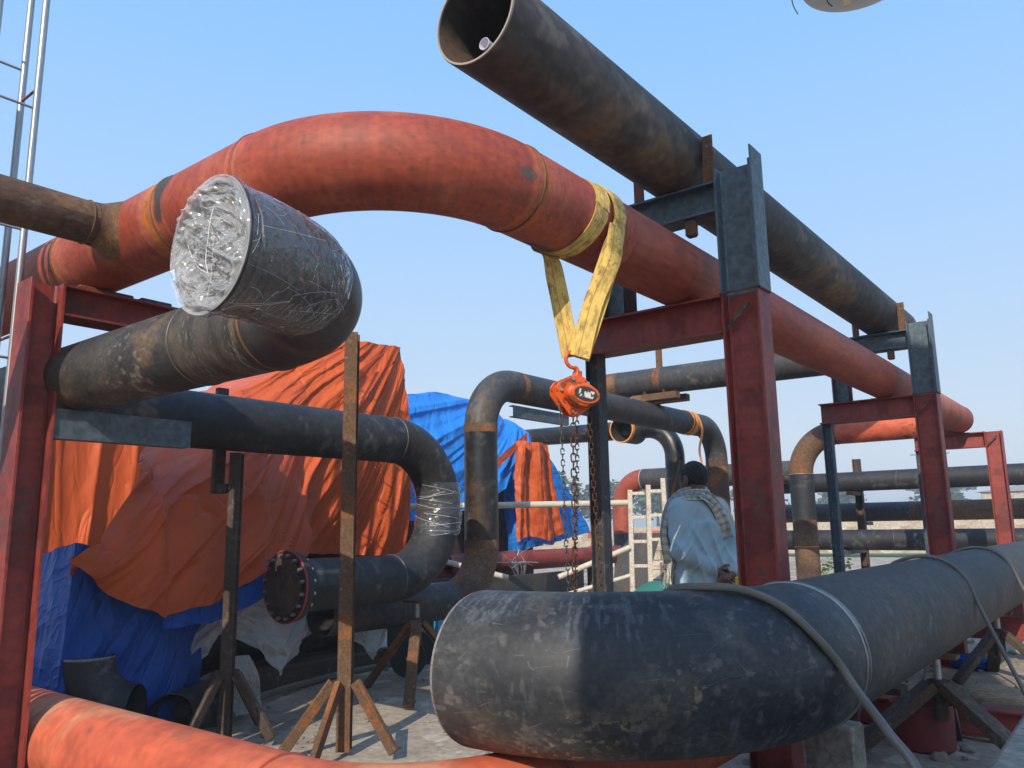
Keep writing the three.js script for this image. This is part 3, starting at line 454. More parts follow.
{
  // pipe crossing above on a saddle
  const R = .178, y = 3.14, z = -9.39;
  const t = thing('black_pipe', 'black pipe crossing behind the nearest frame on a tan steel saddle', 'pipe', V(-4, 2.96, z));
  part(t, 'pipe_section', sweep(straightFrames(V(-5.64, y, z), V(-2.75, y - .03, z), 6), R, { open: true }), M.blackBack);
  part(t, 'rust_band', sweep(straightFrames(V(-5.655, y, z), V(-5.46, y, z)), R + .002, { open: true }), M.rust, 'rusty cut end');
  part(t, 'rust_band', sweep(straightFrames(V(-4.9, y - .008, z), V(-4.8, y - .009, z)), R + .002), M.rustPipe);
  part(t, 'upright_stub', box(-4.9, 3.3, z - .02, -4.83, 3.75, z + .04, .004), M.rust, 'rusty upright on top');
  const s = thing('pipe_saddle', 'tan steel saddle carrying the crossing black pipe', 'saddle', V(-4.95, 2.84, z));
  part(s, 'channel', box(-5.2, 2.85, z + .08, -4.55, 2.94, z + .2, .006), M.rust);
  part(s, 'channel', box(-5.2, 2.85, z - .2, -4.55, 2.94, z - .08, .006), M.rust);
  part(s, 'cross_piece', box(-5.06, 2.842, z - .2, -4.98, 2.849, z + .2, .002), M.rustDark);
  for (const k of [-1, 1]) part(s, 'cradle_plate', box(-4.9 + k * .14 - .006, 2.94, z - .15, -4.9 + k * .14 + .006, 2.99, z + .15, .002), M.rust);
}
{
  const y = 2.75, z = -11.2, R = .15;
  const t = thing('black_pipe', 'glossy black pipe dropping behind the man, orange ring on its stub', 'pipe', V(-5.5, 0, z));
  pipeRun(t, [V(-9, y + .06, z), V(-5.62, y, z), V(-5.62, 0, z)], R, .45, () => ({ m: M.glossBlack }), {});
  part(t, 'stub', sweep(straightFrames(V(-6.3, y - .02, z - .05), V(-6.3, y - .02, z + .42)), .2, { open: true, wall: .014 }), M.blackBack);
  part(t, 'stub_ring', sweep(straightFrames(V(-6.3, y - .02, z + .425), V(-6.3, y - .02, z + .35)), .208, { open: true, wall: .016 }), M.orangeTape, 'orange painted ring on open stub');
  part(t, 'brace', bar(V(-5.62, 1.6, z + .2), V(-5.45, 2.2, z + .17), .06, .03), M.rust, 'rusty brace strip');
}
{
  const z = -14, R = .2;
  const t = thing('red_elbow_pipe', 'red primer elbow with black pipe behind the white ladder', 'pipe', V(-8.1, 0, z));
  pipeRun(t, [V(-8.22, 0, z), V(-8.22, 2.15, z), V(-4.6, 2.13, z)], R, .5, (k, i) => ({ m: k === 'elbow' ? M.primer : i === 0 ? M.black : M.blackBack }), { weld: M.whitePaint });
  part(t, 'paint_band', sweep(straightFrames(V(-8.22, 1.1, z), V(-8.22, 1.65, z)), R + .002), M.primer);
}
{
  // three parallel pipes at the right
  const rows = [[1.94, -14.44, 'uppermost of three parallel black pipes at right background'], [1.43, -15.2, 'middle of three parallel black pipes at right background'], [.97, -13.9, 'lowest of three parallel black pipes at right background']];
  rows.forEach(([y, z, label], i) => {
    const t = thing('black_pipe', label, 'pipe', V(-1, y - .162, z), 'three parallel background pipes'); const R = .165;
    [[-5.2 - i * .3, -3.2], [-3.2, -.2], [-.2, 1.4], [1.4, 6]].forEach(([a, b], k) => part(t, 'pipe_section', sweep(straightFrames(V(a, y, z), V(b, y, z), 4), R, { v0: k * 1.7 + i }), [M.black, i === 1 ? M.blackBack : M.black, M.rustPipe, M.black][(k + (i === 1 ? 1 : 0)) % 4]));
    for (const a of [-3.2, -.2, 1.4]) part(t, 'weld_bead', weldRing(V(a, y, z), V(1, 0, 0), R, .006), M.weld);
  });
  for (const [x, l] of [[-3.95, 'dark post stand behind the second blue grey column'], [1.9, 'dark post stand at right edge holding the three pipes']]) {
    const t = thing('pipe_rest', l, 'pipe stand', V(x, 0, -14.6), 'post stands of the three parallel pipes');
    part(t, 'post', profile(hShape(.12, .12), V(x, 0, -14.86), V(x, 2.35, -14.86), V(1, 0, 0)), M.rustDark);
    part(t, 'rest', box(x - .05, 1.71, -14.8, x + .05, 1.772, -14.25), M.rust); part(t, 'rest', box(x - .05, .74, -14.8, x + .05, .802, -13.7), M.darkSteel); part(t, 'rest', box(x - .05, 1.2, -15.4, x + .05, 1.262, -14.93), M.darkSteel);
  }
}

// ---------------------------------------------------------------- H posts with splayed feet
function legPost(x, z, h, s, m, label, feet) {
  const t = thing('post_stand', label, 'pipe stand', V(x, 0, z), 'H beam posts on splayed feet');
  part(t, 'post', profile(hShape(s, s, .007, .009), V(x, 0, z), V(x, h, z), V(.62, 0, .78)), m);
  for (const a of feet) { const d = V(Math.cos(a), 0, Math.sin(a)); part(t, 'foot', bar(V(x + d.x * .07, .38, z + d.z * .07), V(x + d.x * .34, .02, z + d.z * .34), .06, .035, d.clone().cross(V(0, 1, 0))), m); }
  return t;
}
const p1 = legPost(-3.81, -3.24, 2.47, .08, M.rust, 'tall rusty brown post on splayed feet before the orange tarp', [-.25, 1.2, 2.2, 3.9]);
const p2 = legPost(-4.63, -2.99, 1.755, .072, M.rustDark, 'dark post on splayed feet carrying the return bend pipe', [-.35, 1.3, 2.9, 4.4]);
part(p2, 'guide_bar', box(-4.86, 1.5, -3.03, -4.82, 2.21, -2.95), M.rustDark); part(p2, 'guide_arm', box(-4.82, 1.5, -3.02, -4.69, 1.56, -2.96), M.rustDark);

// ---------------------------------------------------------------- adjustable tripod stands
function tripod(x, z, h, label, m = M.rust, s = .035, spread = .36, rot = 0) {
  const t = thing('tripod_stand', label, 'pipe stand', V(x, 0, z), 'three legged pipe stands');
  for (let i = 0; i < 3; i++) { const a = rot + i * 2.094, d = V(Math.cos(a), 0, Math.sin(a)); part(t, 'leg', bar(V(x + d.x * .04, h - .16, z + d.z * .04), V(x + d.x * spread, .01, z + d.z * spread), s * 2, s, d), m); }
  part(t, 'sleeve', rod(V(x, h - .34, z), V(x, h - .13, z), .04, 12), m);
  part(t, 'screw', rod(V(x, h - .13, z), V(x, h - .02, z), .02, 12), M.galv);
  part(t, 'head_plate', box(x - .11, h - .02, z - .05, x + .11, h, z + .05, .003), M.rust);
  return t;
}
tripod(-4.6, -4.62, .7, 'rusty tripod stand under the return bend', M.rust, .04, .5, .9);

// ---------------------------------------------------------------- under the big pipe, right
tripod(-1.0, -4.95, .545, 'dark tripod under the big black pipe nearest the viewer', M.rustDark, .055, .55, .4);
tripod(-1.06, -7.6, .53, 'dark tripod under the big black pipe farther along', M.rustDark, .045, .42, .2);
{
  const b = thing('red_beam', 'red steel cross beam lying under the big black pipe', 'steel beam', V(-1.3, 0, -4.2));
  part(b, 'beam', profile(hShape(.16, .12), V(-2.4, .09, -5.6), V(-.2, .09, -5.6), V(0, 1, 0)), M.primerFrame);
  const b2 = thing('red_beam', 'red steel cross beam behind the second tripod', 'steel beam', V(-1.3, 0, -8.2));
  part(b2, 'beam', profile(hShape(.2, .15), V(-2.6, .3, -8.6), V(.6, .3, -8.6), V(0, 1, 0)), M.primerFrame);
  for (const k of [-2.3, .3]) part(b2, 'foot', box(k - .1, 0, -8.7, k + .1, .198, -8.5), M.primerFrame);
  const d = new THREE.LatheGeometry([[0, .01], [.15, .01], [.158, .02], [.162, .24], [.166, .25], [.158, .25], [.152, .03], [0, .028]].map(([a, c]) => new THREE.Vector2(a, c)), 36); d.translate(-1.14, 0, -5.15);
  single('red_drum', d, mat({ color: new THREE.Color().setRGB(.17, .025, .025), roughness: .6 }), 'small open red drum under the big black pipe', 'drum');
  seed(808);
  const rocks = (x0, x1, z0, z1, n, s0, s1) => { const l = []; for (let i = 0; i < n; i++) { const g = new THREE.IcosahedronGeometry(rr(s0, s1), 0), q = g.attributes.position, k = rnd() * 50; for (let j = 0; j < q.count; j++) { const f = .7 + .6 * vn(q.getX(j) * 40 + k, q.getY(j) * 40 + q.getZ(j) * 30, P, P, 3); q.setXYZ(j, q.getX(j) * f, q.getY(j) * f * .7, q.getZ(j) * f); } g.computeVertexNormals(); g.rotateY(rnd() * 6); g.translate(rr(x0, x1), .01, rr(z0, z1)); l.push(g); } return merge(l); };
  single('rubble', rocks(-3.2, -.2, -10, -4.2, 260, .012, .05), M.concrete, 'scattered stone chips on the ground under big pipe', 'rubble', undefined, 'stuff');
  single('gravel', rocks(-7.5, -2.3, -8, -2.2, 320, .006, .026), M.concrete, 'loose chips on the ground near the tripods', 'gravel', undefined, 'stuff');
  const sack = fromGrid(28, 18, (u, v) => { const a = u * 6.2832, p = v * Math.PI; const r = 1 + .25 * (fb(Math.cos(a) * 2 + 7, Math.sin(a) * 2 + p * 2, 3, 9) - .5); return V(-.98 + Math.cos(a) * Math.sin(p) * .22 * r, .07 + Math.cos(p) * .085 * r, -6.5 + Math.sin(a) * Math.sin(p) * .15 * r); }, true);
  single('cement_sack', sack, mat({ map: M.concrete.map, color: new THREE.Color().setRGB(.85, .75, .62), roughness: .9 }), 'pale half empty sack on ground right of the tripod', 'sack');
  single('timber_block', box(-1.0, 0, -6.15, -.62, .1, -5.97, .01), M.rust, 'short tan timber block beside the pale sack', 'timber');
  single('timber_block', box(-.75, 0, -6.75, -.35, .08, -6.6, .01), M.rust, 'short tan timber block behind the pale sack', 'timber');
  const cb = box(-1.5, 0, -4.45, -1.26, .26, -4.25, .015); single('concrete_block', cb, M.concrete, 'worn concrete block at foot of the nearest red column', 'block');
  single('concrete_slab', (() => { const g = box(-.43, 0, -3.6, .4, .6, -1.9, .02); return g; })(), M.concrete, 'grey concrete slab corner at bottom right of the picture', 'slab');
  single('blue_bag', fromGrid(20, 12, (u, v) => { const a = u * 6.2832, p = v * Math.PI, r = 1 + .4 * (fb(Math.cos(a) * 2 + 3, Math.sin(a) * 2 + p * 3, 3, 19) - .5); return V(-1.35 + Math.cos(a) * Math.sin(p) * .16 * r, .06 + Math.cos(p) * .07 * r, -8.0 + Math.sin(a) * Math.sin(p) * .12 * r); }, true), M.tarpBlue, 'crumpled blue bag on ground under the red cross beam', 'bag');
}

// ---------------------------------------------------------------- chain hoist on a yellow sling
{
  const hx = -1.86, hz = -2.81, hy = 1.965; // point where the sling meets the hook
  const slingMap = tex(256, 512, (u, v) => { const n = fbm(u, v, 5, 9, 5, 701), st = Math.abs(u - .5); let c = mixc([206, 168, 84], [226, 194, 116], fbm(u, v, 30, 60, 2, 731)); if (Math.abs(st - .3) < .012 || st < .01) c = mixc(c, [120, 84, 30], .5); c = mixc(c, [84, 66, 40], smooth(.52, .75, n) * .35); return mixc(c, [70, 58, 44], smooth(.6, .7, fbm(u, v, 12, 24, 4, 761)) * .3); }, null, 1);
  const sm = mat({ map: slingMap, roughness: .85, bumpMap: bumpGrain, bumpScale: .002 });
  const ribbon = (pts, wds, w, th, n = 60) => { // flat webbing; wds: width directions at the points
    const cv = new THREE.CatmullRomCurve3(pts, false, 'centripetal'), wc = new THREE.CatmullRomCurve3(wds, false, 'centripetal'), L = cv.getLength(), g = [];
    const at = (v) => { const p = cv.getPoint(v), t = cv.getTangent(v), d = wc.getPoint(v).addScaledVector(t, -wc.getPoint(v).dot(t)).normalize(); return { p, d, n: t.clone().cross(d).normalize() }; };
    return fromGrid(12, n, (u, v) => { const f = at(v), k = u * 4, W = w / 2, T = th / 2; const [a, b] = k < 1 ? [mix(-W, W, k), T] : k < 2 ? [W, mix(T, -T, k - 1)] : k < 3 ? [mix(W, -W, k - 2), -T] : [-W, mix(-T, T, k - 3)]; return f.p.addScaledVector(f.d, a).addScaledVector(f.n, b); }, true, (u, v) => [u * 2, v * L * 2]);
  };
  const t = thing('lifting_sling', 'yellow webbing sling looped round the red pipe', 'sling', V(hx, hy, hz));
  const px = -1.86, py = 2.593, R = .178 + .004, cyl = (a, z, e = 0) => V(px + Math.cos(a) * (R + e), py + Math.sin(a) * (R + e), z);
  const ring = [], rw = []; for (let i = 0; i <= 24; i++) { const a = i / 24 * 6.2832; ring.push(cyl(a, -2.79 - .05 * Math.sin(a))); rw.push(V(0, .1 * Math.cos(a), -1)); }
  part(t, 'choke_loop', ribbon(ring, rw, .1, .005, 96), sm);
  // front leg: over the top of the pipe, down its right side to the hook
  const A = [], B = []; for (let i = 0; i <= 8; i++) { const a = mix(2.3, -.25, i / 8); A.push(cyl(a, mix(-2.95, -2.92, i / 8), .007)); B.push(V(0, 0, -1)); }
  A.push(V(-1.70, 2.42, -2.885), V(-1.775, 2.18, -2.85), V(hx + .02, hy - .005, hz)); B.push(V(.45, 0, -.9), V(.787, 0, -.616), V(.787, 0, -.616));
  part(t, 'front_leg', ribbon(A, B, .1, .006, 110), sm);
  // second ply of that leg
  part(t, 'front_leg', ribbon([cyl(-.3, -2.88, .014), V(-1.685, 2.4, -2.87), V(-1.765, 2.2, -2.83), V(hx + .035, hy - .003, hz + .01)], [V(0, 0, -1), V(.6, 0, -.8), V(.787, 0, -.616), V(.787, 0, -.616)], .085, .006, 60), sm);
  // rear leg: from under the pipe at the left to the hook
  part(t, 'rear_leg', ribbon([cyl(3.6, -2.76, .006), cyl(4.0, -2.74, .008), cyl(4.4, -2.73, .01), V(-1.9, 2.3, -2.745), V(-1.885, 2.15, -2.77), V(hx - .015, hy + .004, hz + .002)], [V(0, 0, -1), V(0, 0, -1), V(.3, 0, -1), V(.787, 0, -.616), V(.787, 0, -.616), V(.787, 0, -.616)], .08, .006, 70), sm);

  // hoist: local axes: n out of the gear case, s sideways, u up (hanging a little askew)
  const yaw = 58 * D2R, tilt = -.2, n = V(Math.sin(yaw), -.12, Math.cos(yaw)).normalize(), s0 = V(Math.cos(yaw), 0, -Math.sin(yaw)), u0 = n.clone().cross(s0).normalize();
  const s = s0.clone().multiplyScalar(Math.cos(tilt)).addScaledVector(u0, Math.sin(tilt)), u = n.clone().cross(s).normalize();
  const c = V(-1.852, 1.795, -2.80), L = (a, b, d) => c.clone().addScaledVector(s0, a).addScaledVector(V(0, 1, 0), b).addScaledVector(n, d);
  const h = thing('chain_hoist', 'orange hand chain hoist hanging on the yellow sling', 'chain hoist', V(c.x, 1.0, c.z));
  const om = phys({ map: tex(256, 256, (a, b) => { const q = fbm(a, b, 5, 5, 5, 801); return mixc(mixc([224, 92, 22], [204, 78, 20], q), [84, 58, 44], smooth(.6, .7, fbm(a, b, 9, 9, 4, 821)) * .7); }, null, .3), roughness: .42, clearcoat: .25, clearcoatRoughness: .4 });
  const bas = new THREE.Matrix4().makeBasis(s, u, n); bas.setPosition(c);
  const loc = (g) => g.applyMatrix4(bas);
  const shape = (P0) => { const sh = new THREE.Shape(); P0.forEach(([x, y], i) => (i ? sh.lineTo(x, y) : sh.moveTo(x, y))); sh.closePath(); return sh; };
  const ext = (sh, d, b, z) => { const g = new THREE.ExtrudeGeometry(sh, { depth: d - 2 * b, bevelEnabled: true, bevelThickness: b, bevelSize: b, bevelOffset: -b, bevelSegments: 4, curveSegments: 24 }); g.translate(0, 0, z + b); return g; };
  const plate = shape([[-.1, .015], [-.088, .04], [-.02, .088], [.02, .088], [.085, .04], [.098, .01], [.085, -.02], [.03, -.085], [-.01, -.085], [-.09, -.02]]);
  const sp = part(h, 'side_plate', loc(ext(plate, .008, .002, -.004)), om);
  part(h, 'side_plate', loc(ext(plate, .008, .002, -.062)), om);
  const mid = shape([[-.06, .03], [-.02, .07], [.03, .07], [.075, .03], [.075, -.015], [.03, -.05], [-.02, -.05], [-.06, -.01]]);
  part(h, 'chain_guard', loc(ext(mid, .044, .004, -.052)), mat({ color: new THREE.Color().setRGB(.3, .09, .03), roughness: .6 }));
  const ovs = (rx, ry) => { const q = new THREE.Shape(); q.absellipse(0, 0, rx, ry, 0, 2 * Math.PI); return q; };
  const off = (g, x, y) => { g.translate(x, y, 0); return g; };
  const gc = part(h, 'gear_case', loc(off(ext(ovs(.076, .052), .05, .014, .006), .014, .008)), om);
  part(gc, 'rim', loc(off(ext(ovs(.066, .04), .012, .004, .05), .018, .012)), om);
  const npm = mat({ map: tex(256, 128, (a, b) => { const r = fbm(a, b, 14, 4, 3, 841), band = smooth(.2, .3, b) * (1 - smooth(.72, .82, b)) * smooth(.1, .16, a) * (1 - smooth(.84, .9, a)); return mixc([58, 54, 52], [216, 208, 200], band * smooth(.42, .52, r)); }, null, 1), roughness: .5 });
  part(gc, 'nameplate', loc((() => { const g = new THREE.CircleGeometry(1, 40); g.scale(.054, .03, 1); g.translate(.018, .012, .0635); return g; })()), npm, 'worn dark nameplate with pale marks');
  const bk = new THREE.CylinderGeometry(.06, .06, .04, 32); bk.rotateX(Math.PI / 2); bk.translate(0, 0, -.084); part(h, 'hand_wheel_cover', loc(bk), om);
  for (const [a, b] of [[-.075, .01], [.072, -.005], [-.03, .068], [.04, .066], [.01, -.07]]) { const g = new THREE.CylinderGeometry(.007, .007, .012, 6); g.rotateX(Math.PI / 2); g.translate(a, b, .008); part(sp, 'bolt', loc(g), M.bolt); }
  // top hook
  const hk = []; for (let i = 0; i <= 16; i++) { const a = -1.9 + i / 16 * 4.6; const q = .5 - a; hk.push(L(Math.cos(q + 1.4) * .034 - .004, .152 + Math.sin(q + 1.4) * .034, 0)); }
  hk.length = 0; for (let i = 0; i <= 18; i++) { const a = (50 + i / 18 * 235) * D2R; hk.push(L(Math.cos(a) * .036 - .004, .158 + Math.sin(a) * .036, 0)); } hk.push(L(.012, .112, 0), L(.006, .075, 0));
  part(h, 'hook', wire(hk, .0085, 70, 10), om);
  part(h, 'hook_swivel', (() => { const g = new THREE.CylinderGeometry(.018, .024, .03, 20); g.translate(0, .098, -.03); return loc(g); })(), om);
  // chains
  const link = (() => { const g = new THREE.TorusGeometry(.0075, .0026, 6, 12), q = g.attributes.position; for (let i = 0; i < q.count; i++) q.setY(i, q.getY(i) + Math.sign(q.getY(i)) * .007); return g; })();
  const chain = (a0, b0, d0, a1, d1, len, m, k = 1) => { const out = [], pitch = .0245 * k, nn = Math.round(len / pitch); for (let i = 0; i < nn; i++) { const q = i / nn, g = link.clone(); g.scale(k, k, k); g.rotateY(i % 2 ? Math.PI / 2 : 0); g.rotateY(.5); const p = L(mix(a0, a1, q) + Math.sin(q * 5 + a0 * 60) * .006 * q, b0 - q * len, mix(d0, d1, q)); g.translate(p.x, p.y, p.z); out.push(g); } return part(h, 'chain', merge(out), m); };
  const cm = mat({ map: M.rust.map, color: new THREE.Color().setRGB(.75, .6, .55), roughness: .7, metalness: .4 });
  const cd = mat({ color: new THREE.Color().setRGB(.09, .075, .07), roughness: .5, metalness: .5 });
  chain(-.072, -.05, .0, -.06, .02, .84, cd, .95); chain(-.022, -.07, .02, -.035, .0, .86, cm, 1.3); chain(.018, -.07, -.03, -.004, -.05, .85, cd, 1); chain(.07, -.05, -.02, .105, -.03, .86, cm, 1.1);
  part(h, 'load_block', loc((() => { const g = new THREE.SphereGeometry(.03, 16, 12); g.scale(1, 1.4, .8); g.translate(-.035, -.95, 0); return g; })()), om);
}

// ---------------------------------------------------------------- lattice mast at top left
{
  const t = thing('lattice_mast', 'slim galvanised lattice mast at top left corner', 'mast', V(-4.05, 0, -1.3));
  const A = [-4.02, -1.405], s = .2, c = [[A[0], A[1]], [A[0] - s, A[1]], [A[0] - s, A[1] + s], [A[0], A[1] + s]], H = 5.2;
  for (const [x, z] of c) part(t, 'rail', rod(V(x, 0, z), V(x, H, z), .0165, 12), M.galv);
  for (let k = 0; k < 4; k++) { const [x0, z0] = c[k], [x1, z1] = c[(k + 1) % 4]; for (let y = .3 + k * .17; y < H; y += .62) part(t, 'rung', rod(V(x0, y, z0), V(x1, y, z1), .0065, 8), k % 2 ? M.galv : M.primerFrame); }
}

// ---------------------------------------------------------------- round dish lamp hanging in at the top right
{
  const c = V(-1.54, 6.2, -7.3);
  const t = thing('dish_antenna', 'underside of a round pale grey dish at the top right edge', 'dish', V(c.x, c.y - .12, c.z));
  const prof = []; for (let i = 0; i <= 16; i++) { const r = .5 * i / 16; prof.push(new THREE.Vector2(r, .12 * (r / .5) ** 2)); } for (let i = 16; i >= 0; i--) { const r = .5 * i / 16; prof.push(new THREE.Vector2(r, .014 + .12 * (r / .5) ** 2)); }
  const g = new THREE.LatheGeometry(prof, 56); g.translate(c.x, c.y - .06, c.z); part(t, 'bowl', g, mat({ color: new THREE.Color().setRGB(.55, .54, .53), roughness: .6 }));
  part(t, 'clamp', box(c.x - .03, c.y - .1, c.z - .03, c.x + .03, c.y - .056, c.z + .03), M.darkSteel);
  part(t, 'tag', box(c.x - .14, c.y - .18, c.z + .0, c.x - .08, c.y - .04, c.z + .02), mat({ color: new THREE.Color().setRGB(.62, .45, .25), roughness: .8 }), 'tan strip hanging under the dish');
  part(t, 'loose_wire', wire([V(c.x - .27, c.y + .05, c.z), V(c.x - .28, c.y - .06, c.z + .01), V(c.x - .24, c.y - .13, c.z + .02)], .006, 12, 6), M.rubber);
  part(t, 'loose_wire', wire([V(c.x - .62, c.y + .3, c.z), V(c.x - .6, c.y + .05, c.z + .01), V(c.x - .56, c.y - .07, c.z + .02)], .006, 12, 6), M.rubber);
  part(t, 'arm', rod(V(c.x - .62, c.y + .3, c.z), V(c.x + 4.2, c.y + .3, c.z - .2), .035, 12), M.galv);
  part(t, 'hanger', rod(V(c.x, c.y - .05, c.z), V(c.x, c.y + .3, c.z), .02, 10), M.galv);
  part(t, 'mast', rod(V(c.x + 4.2, 0, c.z - .2), V(c.x + 4.2, c.y + .5, c.z - .2), .06, 16), M.galv);
}

// ---------------------------------------------------------------- tarpaulins
const pz = (pts, q) => { // piecewise smooth lookup [q, value]
  if (q <= pts[0][0]) return pts[0][1]; for (let i = 1; i < pts.length; i++) if (q <= pts[i][0]) { const [a, x] = pts[i - 1], [b, y] = pts[i], t = (q - a) / (b - a); return x + (y - x) * t * t * (3 - 2 * t); } return pts[pts.length - 1][1];
};
{
  // covered machine: dark skid with the orange tarp draped over it
  const mc = thing('covered_machine', 'dark machine skid under the big orange tarpaulin', 'machine', V(-6.6, 0, -4));
  part(mc, 'body', box(-7.4, .5, -5.2, -6.0, 1.75, -4.3, .03), M.rustDark); part(mc, 'base_frame', box(-7.5, 0, -5.3, -5.7, .16, -3.2, .01), M.rustDark);
  part(mc, 'casing', sweep(straightFrames(V(-6.1, .45, -3.3), V(-6.1, .45, -5.2)), .28, { open: true }), M.black);
  part(mc, 'tank', box(-7.3, 1.752, -5.25, -6.15, 2.75, -4.6, .03), M.rustDark);
  for (const zz of [-3.4, -4.2, -5.1]) part(mc, 'leg', box(-5.9, .16, zz - .06, -5.78, .5, zz + .06), M.rustDark);
  // u: 0 left (near) .. 1 right (far); draped front face, bulging forward at the lower left
  const top = [[0, 1.11], [.08, 1.21], [.22, 1.76], [.4, 2.17], [.55, 2.42], [.72, 2.7], [.84, 2.99], [1, 3.03]], topZ = [[0, -2.1], [.08, -2.28], [.22, -2.69], [.4, -3.28], [.55, -3.72], [.72, -4.25], [.86, -4.8], [1, -5.4]];
  const bot = [[0, 1.1], [.1, .9], [.24, .74], [.38, .81], [.5, .99], [.62, 1.08], [.8, 1.03], [1, 1.0]], botZ = [[0, -2.08], [.1, -2.31], [.24, -2.67], [.38, -3.07], [.5, -3.45], [.62, -4.1], [.8, -4.7], [1, -5.4]];
  const fold = (Zq, Y) => { const dz = Zq + 5.9, dy = 3.7 - Y, an = Math.atan2(dy, dz), r = Math.hypot(dz, dy), w = fb(an * 5 + 2, r * .9, 2, 5) * .5, far = smooth(.3, 1.4, r); return (ridge(an * 5 + w, r * .3 + 3, 2, 41) - .5) * .11 * far + (Math.pow(ridge(an * 15 + w * 2, r * .35, 1, 47), 3) - .3) * .07 + (Math.pow(ridge(an * 31 + w * 3 + 7, r * .5, 1, 49), 3) - .3) * .04 * far + (Math.pow(ridge(an * 60 + w * 4 + 3, r * .8, 1, 52), 2) - .3) * .016; };
  const tx = (u, v) => mix(mix(-4.85, -5.62, smooth(0, .42, u)), mix(-4.86, -5.52, smooth(.46, .7, u)), Math.pow(v, .8)) + .1 * Math.sin(v * 3.1) * smooth(0, .15, u);
  const tp = thing('orange_tarp', 'big folded orange tarpaulin draped over machine at left', 'tarpaulin', V(-5.5, .46, -4));
  const fp = (u, v) => { const zz = mix(pz(topZ, u), pz(botZ, u), v), y = mix(pz(top, u), pz(bot, u), v); return V(tx(u, v) - (1 - v) ** 4 * .25 * smooth(.1, .4, u) * (1 - .9 * smooth(.7, .95, u)) + fold(zz, y) * (1 - .6 * smooth(.85, 1, u)), y + (fb(u * 30, 3, 2, 51) - .5) * .03, zz); };
  part(tp, 'front_fall', fromGrid(300, 170, fp, false, (u, v) => { const q = fp(u, v), dz = q.z + 5.9, dy = 3.7 - q.y; return [Math.atan2(dy, dz) * 3.2, Math.hypot(dy, dz) * .42]; }), M.tarpOrange);
  part(tp, 'top_fall', fromGrid(150, 30, (u, v) => { const p = fp(u, 0); p.x -= v * 1.3 * smooth(.38, .62, u) + .02 * v; p.y += (fb(u * 14 + 3, v * 5, 3, 61) - .5) * .12 * smooth(0, .3, v) - v * .1 * (1 - u); return p; }, false, (u, v) => [u * 3.6, v * 1.4]), M.tarpOrange);
  part(tp, 'side_fall', fromGrid(30, 80, (u, v) => { const p = fp(1, v); p.x -= u * 1.3; p.z += -.05 * u + .03 * Math.sin(u * 8 + v); return p; }, false, (u, v) => [u * 1.3, v * 2]), M.tarpRed, 'duller red side of the tarpaulin');
  // blue tarp under it, left
  const bl = thing('blue_tarp', 'blue tarpaulin hanging below the orange tarp at lower left', 'tarpaulin', V(-5.7, 0, -2.9));
  const bf = (u, v) => { const zz = mix(-2.17, -3.15, u) + .1 * v * (1 - u), y = mix(mix(1.2, .88, smooth(0, .5, u)), mix(.02, .1, u), v); const x = -5.0 - .22 * smooth(.6, 1, u) + .1 * v * (1 - u) + (ridge(u * 3 + v * 1.4, v * .9 + 2, 3, 71) - .5) * .09 + (ridge(u * 9 - v * 3, v * 4 + 2, 2, 74) - .5) * .02; return V(x, y, zz); };
  part(bl, 'front_fall', fromGrid(160, 100, bf, false, (u, v) => [u * 1.6 + v * .5, v * .45]), M.tarpBlue);
  part(bl, 'side_fall', fromGrid(60, 100, (u, v) => { const q = bf(0, v); return V(q.x - u * 1.1, q.y * mix(1, .86, u), q.z + (ridge(u * 3, v * 1.5, 3, 79) - .5) * .08 * smooth(0, .2, u)); }, false, (u, v) => [u * 1.2, v * 1.2]), M.tarpBlue);
  part(bl, 'hem_strip', fromGrid(90, 8, (u, v) => { const q = mix(.22, .56, u), p = fp(q, 1); return V(p.x - .03, p.y + .05 - v * (.12 + .14 * u), p.z - .02); }, false, (u, v) => [u * 1.5, v * .2]), M.tarpBlue);
  // left far tarp, lit
  const lf = thing('orange_tarp', 'sunlit orange tarpaulin hanging behind at far left', 'tarpaulin', V(-8.4, 0, -3.4));
  part(lf, 'front_fall', fromGrid(200, 120, (u, v) => { const zz = mix(-2.0, -5.6, u), y = mix(2.35, .22 + .1 * Math.sin(u * 9), v); return V(-8.4 + (Math.pow(ridge(u * 9 + .35 * v, v * .35, 1, 81), 2) - .4) * .1 + (ridge(u * 24 - v * .8, v * .6, 1, 83) - .5) * .03, y, zz); }, false, (u, v) => [u * 3.0, v * .5]), M.tarpOrange);
  part(lf, 'rope_tie', wire([V(-8.2, 1.05, -3.43), V(-8.15, .98, -3.5), V(-8.16, .86, -3.45)], .045, 16, 8), M.tarpBlue, 'knotted blue rag');
  part(lf, 'rope_tie', wire([V(-8.2, .72, -3.2), V(-8.15, .64, -3.17), V(-8.16, .5, -3.14)], .045, 16, 8), M.tarpBlue, 'knotted blue rag');
  part(lf, 'frame_post', box(-8.8, 0, -5.6, -8.7, 2.4, -5.5), M.rustDark); part(lf, 'frame_post', box(-8.8, 0, -2.1, -8.7, 2.4, -2.0), M.rustDark); part(lf, 'frame_rail', box(-8.69, 2.3, -5.6, -8.62, 2.38, -2.0), M.rustDark);
}
